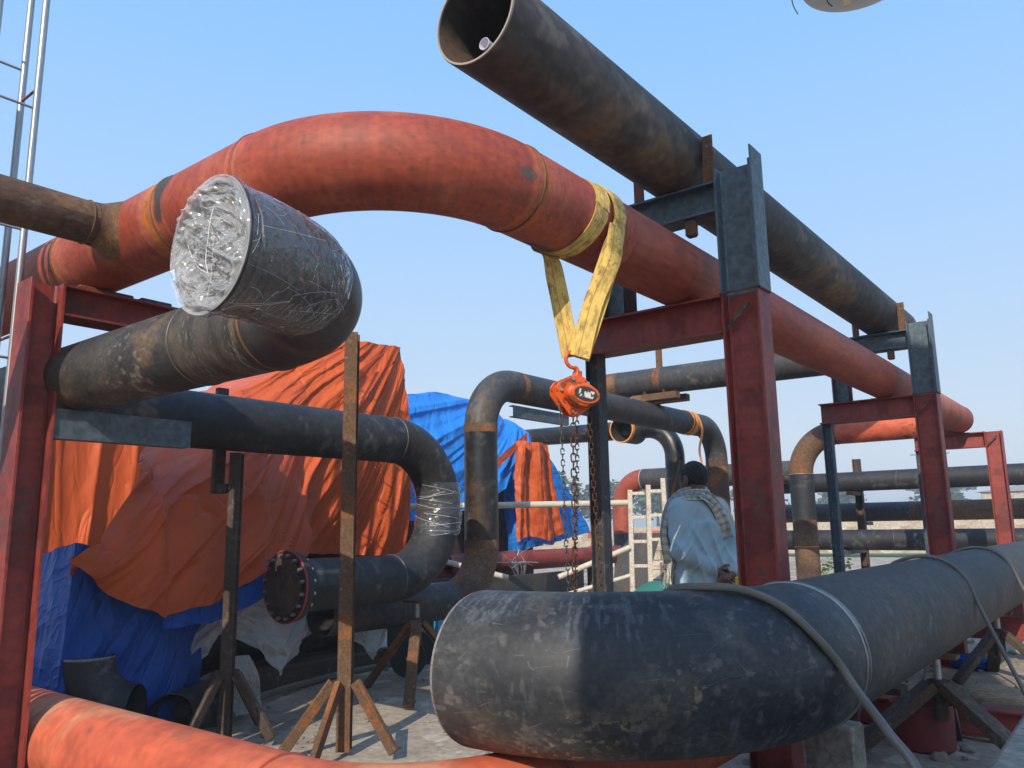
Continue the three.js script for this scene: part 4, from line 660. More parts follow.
{
  // further covered equipment: blue tarp, orange flap, second blue
  const t = thing('blue_tarp', 'bright blue tarpaulin over tall equipment behind the bend', 'tarpaulin', V(-7.4, 0, -8.2));
  const topc = [[0, 2.92], [.2, 3.06], [.45, 3.16], [.75, 3.1], [1, 2.9]];
  part(t, 'front_fall', fromGrid(180, 120, (u, v) => { const zz = mix(-7.0, -9.6, u), y = mix(pz(topc, u), mix(1.35, 2.3, u * u), v), dz = zz + 9.2, dy = 3.4 - y, an = Math.atan2(dy, dz + .8); return V(-7.35 + .25 * v + (ridge(an * 7, y * .4, 3, 91) - .5) * .22 - (1 - v) ** 4 * .35 + (fb(u * 12, v * 12, 3, 93) - .5) * .03, y, zz); }, false, (u, v) => [u * 2 + v * .6, v * .6]), M.tarpBlueLight);
  part(t, 'top_fall', fromGrid(60, 20, (u, v) => V(-7.7 - v * 1.4, pz(topc, u) - .02 + (fb(u * 12, v * 6, 3, 95) - .5) * .1, mix(-7.0, -9.6, u)), false, (u, v) => [u * 2, v]), M.tarpBlueLight);
  part(t, 'orange_hem', fromGrid(40, 6, (u, v) => { const zz = mix(-8.5, -9.25, u); return V(-6.98, mix(2.16, 2.62, u) - v * .13, zz); }), M.tarpOrangeOld, 'pinkish orange hem');
  const m = thing('covered_machine', 'dark equipment frame under the bright blue tarpaulin', 'machine', V(-7.9, 0, -8));
  part(m, 'body', box(-8.8, 0, -9.0, -7.75, 2.85, -7.3, .03), M.rustDark);
  const f = thing('orange_tarp', 'bright orange flap with blue hem hanging between vertical pipe and chains', 'tarpaulin', V(-7.0, .9, -9.2));
  const wv = (u, v) => -6.85 + (ridge(u * 3.2 + .15 * v, v * .4 + 4, 2, 101) - .5) * .2;
  part(f, 'sheet', fromGrid(90, 90, (u, v) => { const w = mix(.7, 1.02, v), zz = -9.2 - (u - .5) * w * 1.1 - .12 * v; return V(wv(u, v) + (fb(u * 12, v * 14, 3, 103) - .5) * .04, mix(2.45, 1.06 + .07 * u, v) + .05 * Math.sin(u * 7) * v, zz); }, false, (u, v) => [u * 1.2, v * .4]), M.tarpOrange);
  part(f, 'hem', fromGrid(60, 4, (u, v) => { const zz = -9.32 - (u - .5) * 1.02 * 1.1; return V(wv(u, 1) + .01, 1.06 + .07 * u + .05 * Math.sin(u * 7) - v * .06, zz); }), M.tarpBlue, 'blue hem');
  const b = thing('blue_tarp', 'blue tarpaulin behind the hoist chains reaching near the ground', 'tarpaulin', V(-7.3, .8, -10));
  part(b, 'front_fall', fromGrid(120, 100, (u, v) => { const zz = mix(-9.1, mix(-10.0, -11.25, v), u), y = mix(mix(2.6, 2.5, u), mix(.9, 1.15, u), v); return V(-7.35 + (ridge(u * 4 + .3 * v, v * .7 + 2, 4, 111) - .5) * .3 + .1 * v, y, zz); }, false, (u, v) => [u, v * 1.4]), M.tarpBlueLight);
  const m2 = thing('equipment_frame', 'dark frame behind the chains holding the blue tarpaulin', 'machine', V(-7.9, 0, -10)); part(m2, 'body', box(-8.4, 0, -10.2, -7.6, 2.2, -9.2, .03), M.rustDark);
  const rb = thing('red_pipe', 'dull red horizontal pipe low behind the hoist chains', 'pipe', V(-6.4, .6, -9)); part(rb, 'pipe_section', sweep(straightFrames(V(-6.7, .82, -7.2), V(-6.5, .82, -11.5)), .13), M.primerFrame); part(rb, 'support', box(-6.7, 0, -8.1, -6.5, .69, -8.0), M.rustDark); part(rb, 'support', box(-6.7, 0, -10.4, -6.5, .69, -10.3), M.rustDark);
}

// ---------------------------------------------------------------- man with his back to the viewer
function sdfGeo(f, lo, hi, h) { // surface nets
  const nx = Math.ceil((hi[0] - lo[0]) / h), ny = Math.ceil((hi[1] - lo[1]) / h), nz = Math.ceil((hi[2] - lo[2]) / h), N = (nx + 1) * (ny + 1) * (nz + 1), val = new Float32Array(N), id = (i, j, k) => i + (nx + 1) * (j + (ny + 1) * k);
  for (let k = 0; k <= nz; k++) for (let j = 0; j <= ny; j++) for (let i = 0; i <= nx; i++) val[id(i, j, k)] = f(lo[0] + i * h, lo[1] + j * h, lo[2] + k * h);
  const vid = new Int32Array(N).fill(-1), pos = [], nor = [], idx = [], E = [[0, 1], [0, 2], [0, 4], [1, 3], [1, 5], [2, 3], [2, 6], [3, 7], [4, 5], [4, 6], [5, 7], [6, 7]];
  for (let k = 0; k < nz; k++) for (let j = 0; j < ny; j++) for (let i = 0; i < nx; i++) {
    const c = []; for (let q = 0; q < 8; q++) c.push(val[id(i + (q & 1), j + ((q >> 1) & 1), k + (q >> 2))]);
    let n = 0, x = 0, y = 0, z = 0; for (const [a, b] of E) if ((c[a] < 0) !== (c[b] < 0)) { const t = c[a] / (c[a] - c[b]); x += (a & 1) + ((b & 1) - (a & 1)) * t; y += ((a >> 1) & 1) + (((b >> 1) & 1) - ((a >> 1) & 1)) * t; z += (a >> 2) + ((b >> 2) - (a >> 2)) * t; n++; }
    if (!n) continue; const X = lo[0] + (i + x / n) * h, Y = lo[1] + (j + y / n) * h, Z = lo[2] + (k + z / n) * h, e = h * .6; vid[id(i, j, k)] = pos.length / 3; pos.push(X, Y, Z);
    const g = V(f(X + e, Y, Z) - f(X - e, Y, Z), f(X, Y + e, Z) - f(X, Y - e, Z), f(X, Y, Z + e) - f(X, Y, Z - e)).normalize(); nor.push(g.x, g.y, g.z);
  }
  const quad = (a, b, c, d, fl) => { if (Math.min(a, b, c, d) < 0) return; fl ? idx.push(a, b, c, a, c, d) : idx.push(a, c, b, a, d, c); };
  for (let k = 1; k < nz; k++) for (let j = 1; j < ny; j++) for (let i = 1; i < nx; i++) {
    const s = val[id(i, j, k)] < 0;
    if (s !== (val[id(i + 1, j, k)] < 0)) quad(vid[id(i, j - 1, k - 1)], vid[id(i, j, k - 1)], vid[id(i, j, k)], vid[id(i, j - 1, k)], s);
    if (s !== (val[id(i, j + 1, k)] < 0)) quad(vid[id(i - 1, j, k - 1)], vid[id(i - 1, j, k)], vid[id(i, j, k)], vid[id(i, j, k - 1)], s);
    if (s !== (val[id(i, j, k + 1)] < 0)) quad(vid[id(i - 1, j - 1, k)], vid[id(i, j - 1, k)], vid[id(i, j, k)], vid[id(i - 1, j, k)], s);
  }
  const g = new THREE.BufferGeometry(); g.setAttribute('position', new THREE.Float32BufferAttribute(pos, 3)); g.setAttribute('normal', new THREE.Float32BufferAttribute(nor, 3));
  const uv = []; for (let i = 0; i < pos.length; i += 3) uv.push(pos[i] + pos[i + 2] * .7, pos[i + 1]); g.setAttribute('uv', new THREE.Float32BufferAttribute(uv, 2)); g.setIndex(idx); return g;
}
const smin = (a, b, k) => { const h = clamp(.5 + .5 * (b - a) / k); return mix(b, a, h) - k * h * (1 - h); };
function cap(x, y, z, a, b, ra, rb) { const dx = b[0] - a[0], dy = b[1] - a[1], dz = b[2] - a[2], t = clamp(((x - a[0]) * dx + (y - a[1]) * dy + (z - a[2]) * dz) / (dx * dx + dy * dy + dz * dz)); return Math.hypot(x - a[0] - dx * t, y - a[1] - dy * t, z - a[2] - dz * t) - mix(ra, rb, t); }
const ell = (x, y, z, c, r) => { const q = Math.hypot((x - c[0]) / r[0], (y - c[1]) / r[1], (z - c[2]) / r[2]); return (q - 1) * Math.min(...r); };
{
  const t = thing('person', 'man in pale blue shirt with scarf, back turned, hands behind him', 'person', V(-2.37, 0, -5.0));
  const th = 66 * D2R, hd = 6 * D2R; // body and head turn to the left
  const rotH = (x, y, z) => [x * Math.cos(hd) - z * Math.sin(hd), y, x * Math.sin(hd) + z * Math.cos(hd)]; // into head space
  const HC = [0, 1.555, -.02];
  const headF = (x, y, z) => { const [a, b, c] = rotH(x - HC[0], y - HC[1], z - HC[2]); // face looks to -c
    let d = ell(a, b, c, [0, .015, .01], [.077, .1, .096]); d = smin(d, ell(a, b, c, [0, -.045, -.03], [.058, .075, .065]), .03); d = smin(d, cap(a, b, c, [0, -.0, -.088], [0, -.03, -.108], .012, .016), .014); d = smin(d, cap(a, b, c, [-.03, .022, -.078], [.03, .022, -.078], .012, .012), .015);
    d = smin(d, cap(a, b, c, [-.02, -.065, -.08], [.02, -.065, -.08], .01, .01), .012); for (const s of [-1, 1]) { d = Math.max(d, -ell(a, b, c, [s * .031, -.002, -.098], [.016, .011, .012])); d = smin(d, ell(a, b, c, [s * .031, -.002, -.084], [.012, .012, .012]), .004); d = smin(d, Math.max(ell(a, b, c, [s * .083, -.012, .012], [.012, .034, .022]), -ell(a, b, c, [s * .094, -.01, .004], [.008, .02, .012])), .008); }
    return d; };
  // joints (x right, y up, z back)
  const SL = [-.165, 1.345, .02], EL = [-.215, 1.08, .1], WL = [-.02, .955, .175], SR = [.165, 1.345, .02], ER = [.235, 1.085, .09], WR = [.1, .935, .185];
  const hand = (x, y, z, w, dir) => { let d = cap(x, y, z, w, [w[0] + dir * .06, w[1] - .025, w[2] + .005], .026, .03); for (let i = 0; i < 4; i++) { const b = [w[0] + dir * (.075 + (i % 3) * .004), w[1] + .0 - i * .019, w[2] + .008 - i * .002]; const m = [b[0] + dir * (.036 - .004 * Math.abs(i - 1)), b[1] - .012, b[2] + .012], e = [m[0] + dir * .022, m[1] - .02, m[2] + .0]; d = smin(d, cap(x, y, z, b, m, .0095, .0085), .006); d = smin(d, cap(x, y, z, m, e, .0085, .0075), .004); } const tb = [w[0] + dir * .03, w[1] + .012, w[2] + .012], tm = [tb[0] + dir * .03, tb[1] + .024, tb[2] + .012]; d = smin(d, cap(x, y, z, tb, tm, .012, .0105), .008); return smin(d, cap(x, y, z, tm, [tm[0] + dir * .026, tm[1] + .002, tm[2] + .004], .0105, .0085), .004); };
  const bodyF = (x, y, z) => { let d = headF(x, y, z); d = smin(d, cap(x, y, z, [0, 1.34, .03], [0, 1.5, .005], .058, .054), .03); d = smin(d, ell(x, y, z, [0, 1.2, .02], [.155, .22, .095]), .06); d = smin(d, ell(x, y, z, [0, .95, .01], [.14, .16, .095]), .06);
    for (const [s, S, E, W] of [[-1, SL, EL, WL], [1, SR, ER, WR]]) { d = smin(d, cap(x, y, z, S, E, .048, .038), .04); d = smin(d, cap(x, y, z, E, W, .038, .026), .02); d = smin(d, cap(x, y, z, [s * .085, .9, .01], [s * .1, .48, -.01], .078, .052), .03); d = smin(d, cap(x, y, z, [s * .1, .48, -.01], [s * .105, .09, .03], .05, .036), .02); d = smin(d, cap(x, y, z, [s * .108, .045, .045], [s * .125, .03, -.13], .034, .03), .03); }
    return d; };
  const put = (g) => { g.rotateY(th); g.translate(-2.37, 0, -5.0); return g; };
  const skin = mat({ color: new THREE.Color().setRGB(.16, .075, .042), roughness: .55 });
  const body = [sdfGeo((x, y, z) => Math.max(bodyF(x, y, z), y - 1.44), [-.4, 0, -.25], [.4, 1.46, .3], .0125), sdfGeo((x, y, z) => Math.max(smin(headF(x, y, z), cap(x, y, z, [0, 1.34, .03], [0, 1.5, .005], .058, .054), .03), 1.432 - y), [-.14, 1.42, -.16], [.14, 1.7, .14], .0045), sdfGeo((x, y, z) => smin(hand(x, y, z, WL, 1), cap(x, y, z, EL, WL, .04, .027), .012), [-.13, .85, .1], [.12, 1.02, .25], .0045), sdfGeo((x, y, z) => smin(hand(x, y, z, WR, -1), cap(x, y, z, ER, WR, .04, .027), .012), [-.08, .83, .12], [.17, 1.0, .27], .0045)];
  const bm = part(t, 'body', put(merge(body)), skin);
  // hair: short, dark, thin on the crown
  part(t, 'hair', put(sdfGeo((x, y, z) => { const [a, b, c] = rotH(x - HC[0], y - HC[1], z - HC[2]); let d = ell(a, b, c, [0, .017, .012], [.0835, .104, .1]) + .004 * (vn(a * 160 + 50, b * 160 + c * 120 + 90, P, P, 8) - .5); d = Math.max(d, -(b - (-.05 + .55 * Math.max(0, -c + .02)))); d = Math.max(d, -(c + .055 + .1 * (b - .05))); return d; }, [-.13, 1.46, -.15], [.13, 1.68, .13], .0045)), mat({ color: new THREE.Color().setRGB(.018, .014, .012), roughness: .75 }));
  // loose shirt
  const wr = (x, y, z) => (Math.pow(ridge(x * 11 + y * 5 + z * 6 + 20, y * 3 + 20, 1, 5), 2) - .35) * .022 + (Math.pow(ridge(x * 20 - y * 16 + z * 9 + 40, y * 5 + 40, 1, 9), 2) - .35) * .012;
  const shirtF = (x, y, z) => { let d = ell(x, y, z, [0, 1.2, .025], [.178, .26, .122]); d = smin(d, cap(x, y, z, [-.125, 1.352, .025], [.125, 1.352, .025], .066, .066), .06); const q = clamp((1.2 - y) / .42), dd = Math.hypot(x / (.172 + .025 * q), (z - .025) / (.125 + .035 * q)); d = smin(d, Math.max((dd - 1) * .12, y - 1.25, .8 - y), .05); for (const [S, E, W] of [[SL, EL, WL], [SR, ER, WR]]) { d = smin(d, cap(x, y, z, S, E, .074, .062), .045); d = smin(d, cap(x, y, z, E, [mix(E[0], W[0], .86), mix(E[1], W[1], .86), mix(E[2], W[2], .86)], .062, .045), .03); } d = smin(d, Math.max(cap(x, y, z, [0, 1.36, .03], [0, 1.42, .02], .076, .07), y - 1.43), .03);
    return Math.max(d - wr(x, y, z) * .75 * smooth(1.45, 1.3, y), .8 + .012 * Math.sin(x * 30) - y, -cap(x, y, z, [0, 1.40, .0], [0, 1.6, -.02], .06, .06)); };
  const shirtTex = tex(256, 256, (u, v) => { const n = fbm(u, v, 4, 4, 5, 901); let c = mixc([146, 172, 184], [170, 188, 194], n); c = mixc(c, [186, 180, 164], smooth(.5, .7, fbm(u, v, 3, 3, 4, 931)) * .5); return c; }, null, .8);
  const shirt = part(t, 'shirt', put(sdfGeo(shirtF, [-.42, .76, -.22], [.42, 1.48, .32], .009)), mat({ map: shirtTex, roughness: .9 }));
  part(t, 'trousers', put(sdfGeo((x, y, z) => { let d = ell(x, y, z, [0, .93, .015], [.165, .16, .115]); for (const s of [-1, 1]) { d = smin(d, cap(x, y, z, [s * .09, .86, .012], [s * .105, .46, -.005], .098, .075), .03); d = smin(d, cap(x, y, z, [s * .105, .46, -.005], [s * .11, .08, .03], .075, .062), .02); } return Math.max(d - wr(x, y, z) * .6, .05 - y, y - 1.0); }, [-.25, .02, -.16], [.25, 1.02, .18], .012)), mat({ color: new THREE.Color().setRGB(.025, .025, .035), roughness: .9 }));
  // chequered scarf
  const sc = mat({ map: tex(256, 256, (u, v) => { const a = Math.sin(u * 6.283 * 10) > .3, b = Math.sin(v * 6.283 * 12) > .3; let c = [206, 200, 184]; if (a) c = mixc(c, [104, 142, 158], .6); if (b) c = mixc(c, [120, 110, 100], .4); return mixc(c, [150, 140, 124], smooth(.5, .7, fbm(u, v, 8, 8, 3, 951)) * .4); }, null, .5), roughness: .95 });
  const strip = (pts, ns, w, name) => { const cv = new THREE.CatmullRomCurve3(pts.map((p) => V(...p))), nc = new THREE.CatmullRomCurve3(ns.map((p) => V(...p))); part(t, name, put(fromGrid(28, 80, (u, v) => { const p = cv.getPoint(v), tg = cv.getTangent(v), n = nc.getPoint(v).normalize(), s = tg.clone().cross(n).normalize(), q = (u - .5) * w * (.85 + .3 * fb(v * 5, 3, 2, 7)); return p.addScaledVector(s, q).addScaledVector(n, .016 * Math.sin(u * 13 + v * 6) - 1.6 * q * q + .012 * fb(u * 7, v * 14, 2, 3)); }, false, (u, v) => [u * w, v * cv.getLength()])), sc); };
  strip([[-.2, 1.0, -.06], [-.215, 1.18, -.07], [-.2, 1.34, -.035], [-.14, 1.435, .02], [-.05, 1.455, .075], [.05, 1.45, .075], [.1, 1.43, .02], [.09, 1.38, -.07], [.08, 1.2, -.13]], [[-1, .1, -.3], [-1, .2, -.3], [-.9, .5, -.1], [-.5, .8, .3], [-.2, .7, .7], [.2, .7, .7], [.6, .8, 0], [.3, .4, -1], [.1, 0, -1]], .13, 'scarf');
  strip([[-.1, 1.45, .03], [-.04, 1.44, .095], [.03, 1.38, .145], [.075, 1.28, .168], [.1, 1.16, .168]], [[-.2, .8, .4], [-.1, .7, .8], [0, .4, 1], [0, .1, 1], [0, 0, 1]], .1, 'scarf_end');
  const fr = []; seed(66); for (let i = 0; i < 22; i++) { const x = -.215 + rr(-.02, .02), z = -.06 + rr(-.06, .06); fr.push(wire([V(x, 1.01, z), V(x + rr(-.01, .01), .95, z + rr(-.01, .01)), V(x + rr(-.02, .02), rr(.84, .9), z + rr(-.02, .02))], .0022, 8, 4)); } part(t, 'scarf_fringe', put(merge(fr)), sc);
}

// ---------------------------------------------------------------- cables over the big pipe
{
  const lift = (p, e = .014) => { const { x, y, R, zw, rc } = BIG; let n; if (p.z < zw) n = V(p.x - x, p.y - y, 0).normalize(); else { const r = V(p.x - (x - rc), 0, p.z - zw).setLength(rc), c = V(x - rc, y, zw).add(r); n = p.clone().sub(c).normalize(); } return p.clone().addScaledVector(n, e); };
  const A = [V(-1.75, .0, -2.95), V(-1.56, .6, -2.75), V(-1.42, .93, -2.6), V(-1.3, 1.02, -2.52), V(-1.173, 1.036, -2.5), V(-1.066, 1.026, -2.56), V(-.963, .979, -2.598), V(-.881, .895, -2.635), V(-.833, .798, -2.714)].map((p, i) => (i > 1 ? lift(p) : p));
  single('hose', wire([...A, V(-.785, .75, -2.70), V(-.65, .68, -2.5), V(-.52, .6, -2.3), V(-.47, .3, -2.1), V(-.5, .03, -1.9), V(-.3, .02, -1.2)], .0135, 160, 10), M.hose, 'grey hose lying over the big elbow and hanging to the ground', 'hose');
  const cable = (z, far, label) => single('cable', wire([V(-1.5, .02, z + .1), V(-1.4, .5, z + .02), V(-1.27, .97, z), V(-1.16, 1.035, z), V(-1.04, 1.052, z), V(-.93, 1.02, z + .02), V(-.845, .93, z + .04), V(-.79, .8, z + .1), V(-.62, .5, z + .4), V(-.4, .15, z + .8), V(-.1, .02, z + 1.3), V(.8, .02, z + 1.5)], .011, 120, 8), M.hose, label, 'cable');
  cable(-5.2, 0, 'thin grey cable over the big pipe, nearer of the two'); cable(-7.0, 0, 'thin grey cable over the big pipe, farther of the two');
}

// ---------------------------------------------------------------- loose pipe fittings and odds at lower left
{
  const e1 = thing('pipe_elbow', 'loose black elbow standing with its open mouth up before blue tarp', 'pipe fitting', V(-4.72, 0, -2.42), 'loose pipe fittings on the ground');
  const b1 = part(e1, 'elbow', sweep(arcFrames(V(-4.72, .26, -2.47), V(-.76, 0, .65).normalize(), V(0, -1, 0), .3, 16).map((f) => { f.p.y += .28; return f; }), .15, { open: true, wall: .012 }), M.black); part(b1, 'rim', sweep(straightFrames(V(-4.72 - .228, .541, -2.47 + .195), V(-4.72 - .228, .553, -2.47 + .195)), .1495, { open: true, wall: .009 }), M.galv, 'bright machined rim');
  const e2 = thing('pipe_elbow', 'loose black elbow lying with its bright rimmed mouth towards the viewer', 'pipe fitting', V(-4.85, 0, -2.85), 'loose pipe fittings on the ground');
  const d2 = V(.8, 0, .6), c2 = V(-4.78, .16, -2.72);
  const b2 = part(e2, 'elbow', sweep(arcFrames(c2.clone().add(V(.6 * .25, 0, -.8 * .25)), V(-.6, 0, .8), V(-.8, 0, -.6), .25, 16), .13, { open: true, wall: .011 }), M.black); part(b2, 'rim', sweep(straightFrames(c2.clone(), c2.clone().addScaledVector(d2, .012)), .1295, { open: true, wall: .009 }), M.galv, 'bright machined rim');
  const s3 = thing('pipe_offcut', 'short dark pipe offcut lying behind the dark post', 'pipe fitting', V(-5.0, 0, -3.15), 'loose pipe fittings on the ground');
  const b3 = part(s3, 'pipe_section', sweep(straightFrames(V(-4.98, .14, -3.0), V(-5.35, .14, -3.35), 2), .13, { open: true }), M.blackBack); part(b3, 'rim', sweep(straightFrames(V(-4.98, .14, -3.0), V(-4.971, .14, -2.9915)), .1295, { open: true, wall: .009 }), M.rust);
  // clear plastic sheet over the machine's lower part
  const pl = thing('plastic_sheet', 'torn dull translucent plastic sheet hanging under the orange tarp', 'plastic sheet', V(-5.3, .1, -3.6));
  const edge = (u) => .12 + .5 * Math.pow(Math.abs(Math.sin(u * 6.5 + .4)), 1.4) * (0.4 + .6 * fb(u * 4, 2, 2, 3));
  part(pl, 'sheet', fromGrid(150, 80, (u, v) => { const zz = mix(-3.02, -4.9, u), yt = .92 - .1 * u, y = mix(yt, Math.min(yt - .1, edge(u) + .06), v); return V(-5.3 + .12 * (1 - u) + (ridge(u * 9 + v, v * 2 + 3, 3, 121) - .5) * .2, y, zz + (fb(u * 12, v * 5, 2, 5) - .5) * .08); }), M.filmDull);
  const pl2 = fromGrid(20, 30, (u, v) => V(-4.98 + (u - .5) * .06 + .04 * Math.sin(v * 5), .42 - v * .4, -3.3 - (u - .5) * .12 * (1 + v) - v * .1)); single('rag', pl2, M.filmDull, 'pale rag hanging from the pipe offcut by the dark post', 'rag');
  single('conduit', wire([V(-5.0, .03, -3.25), V(-5.34, .03, -3.65), V(-5.62, .03, -4.62), V(-5.68, .03, -5.5), V(-5.9, .03, -6.4)], .028, 60, 10), M.hose, 'grey conduit lying on ground behind the posts', 'conduit');
  // blue and green machine with wheel discs below the vertical pipe
  const bm = thing('welding_set', 'small blue and dark green machine below the vertical pipe', 'machine', V(-5.9, 0, -5.9));
  part(bm, 'blue_panel', box(-6.02, .1, -6.35, -5.62, .66, -6.3, .005), M.bluePaint); part(bm, 'blue_panel', box(-5.72, .12, -6.28, -5.66, .66, -5.98, .005), M.bluePaint); part(bm, 'green_body', box(-6.1, .1, -6.27, -5.75, .62, -5.7, .02), M.greenPaint); part(bm, 'motor', rod(V(-5.9, .25, -6.62), V(-5.6, .25, -6.5), .13, 24), M.redPaint); part(bm, 'base', box(-6.15, 0, -6.7, -5.5, .1, -5.65, .01), M.darkSteel);
  const wh = thing('wheel_disc', 'dark round disc wheel standing behind the rusty tripod', 'wheel', V(-5.15, 0, -5.05)); const wc = V(-5.15, .155, -5.07), wd = V(.62, 0, .78);
  part(wh, 'disc', rod(wc.clone().addScaledVector(wd, -.012), wc.clone().addScaledVector(wd, .012), .155, 40), M.rubber); part(wh, 'hub', rod(wc.clone().addScaledVector(wd, .012), wc.clone().addScaledVector(wd, .03), .018, 12), M.bolt);
  const wh2 = thing('wheel_disc', 'dark round disc leaning behind the first wheel disc', 'wheel', V(-5.4, 0, -5.4)); const wc2 = V(-5.42, .17, -5.42); part(wh2, 'disc', rod(wc2.clone().addScaledVector(wd, -.012), wc2.clone().addScaledVector(wd, .012), .17, 40), M.rubber);
}

// ---------------------------------------------------------------- white ladder, guard rails
{
  const t = thing('white_ladder', 'cream painted upright ladder left of the man', 'ladder', V(-4.35, 0, -7.85));
  for (const [x0, z0, x1, z1, h] of [[-4.48, -7.8, -4.49, -7.77, 1.64], [-4.3, -7.89, -4.32, -7.86, 1.69], [-4.16, -7.97, -4.13, -7.96, 1.76]]) part(t, 'rail', bar(V(x1, 0, z1), V(x0, h, z0), .05, .05, V(.6, 0, .8)), M.whitePaint);
  for (let y = .3; y < 1.7; y += .26) { part(t, 'rung', bar(V(-4.46, y, -7.80), V(-4.33, y, -7.865), .03, .035), M.whitePaint); part(t, 'rung', bar(V(-4.28, y + .02, -7.89), V(-4.17, y + .02, -7.945), .03, .035), M.whitePaint); }
  const r = thing('guard_rail', 'cream scaffold rail running behind the pipes and chains', 'railing', V(-5.6, 0, -6.6));
  part(r, 'rail', rod(V(-6.9, 1.47, -5.16), V(-4.5, 1.5, -7.8), .034, 14), M.whitePaint); part(r, 'brace', rod(V(-5.05, .72, -7.2), V(-4.48, 1.02, -7.75), .03, 12), M.whitePaint); part(r, 'brace', rod(V(-5.15, .5, -7.3), V(-4.5, .72, -7.77), .022, 12), M.whitePaint); part(r, 'brace', rod(V(-6.1, .95, -6.3), V(-5.5, .72, -6.9), .03, 12), M.whitePaint);
  for (const [x, z] of [[-6.6, -5.49]]) part(r, 'post', rod(V(x, 0, z), V(x, 1.48, z), .024, 12), M.whitePaint);
  // skip / trough with wire in front of blue tarp
  const k = thing('steel_trough', 'low grey steel trough with tangled wire behind the chains', 'trough', V(-5.9, 0, -8.2)); part(k, 'side', box(-6.15, .35, -9.3, -6.1, .68, -7.0, .005), M.darkSteel); part(k, 'end', box(-6.9, .35, -7.05, -6.16, .68, -7.0, .005), M.darkSteel); part(k, 'floor', box(-6.9, .3, -9.3, -6.1, .345, -7.0, .005), M.darkSteel); for (const q of [-7.2, -9.1]) part(k, 'leg', box(-6.6, 0, q - .05, -6.4, .298, q + .05), M.darkSteel);
  seed(5); const ws = []; for (let i = 0; i < 14; i++) ws.push(wire([V(-6.3, .5, -8.2 + rr(-.1, .1)), V(-6.3 + rr(-.05, .1), .8, -8.1 + rr(-.15, .15)), V(-6.3 + rr(-.1, .15), rr(.75, 1), -8.0 + rr(-.4, .4))], .006, 14, 5)); single('wire_bundle', merge(ws), M.galv, 'small tangle of grey wire sticking up from the steel trough', 'wire', undefined);
  const b = thing('leaning_plate', 'dark curved steel plate leaning behind the grey column', 'steel plate', V(-5.7, 0, -9.4)); part(b, 'plate', fromGrid(12, 20, (u, v) => V(-5.75 + .5 * u, mix(1.15, .02, v), -9.5 - .1 * u - .35 * (1 - v) + .18 * Math.sin(v * 3.1))), M.darkSteel);
}

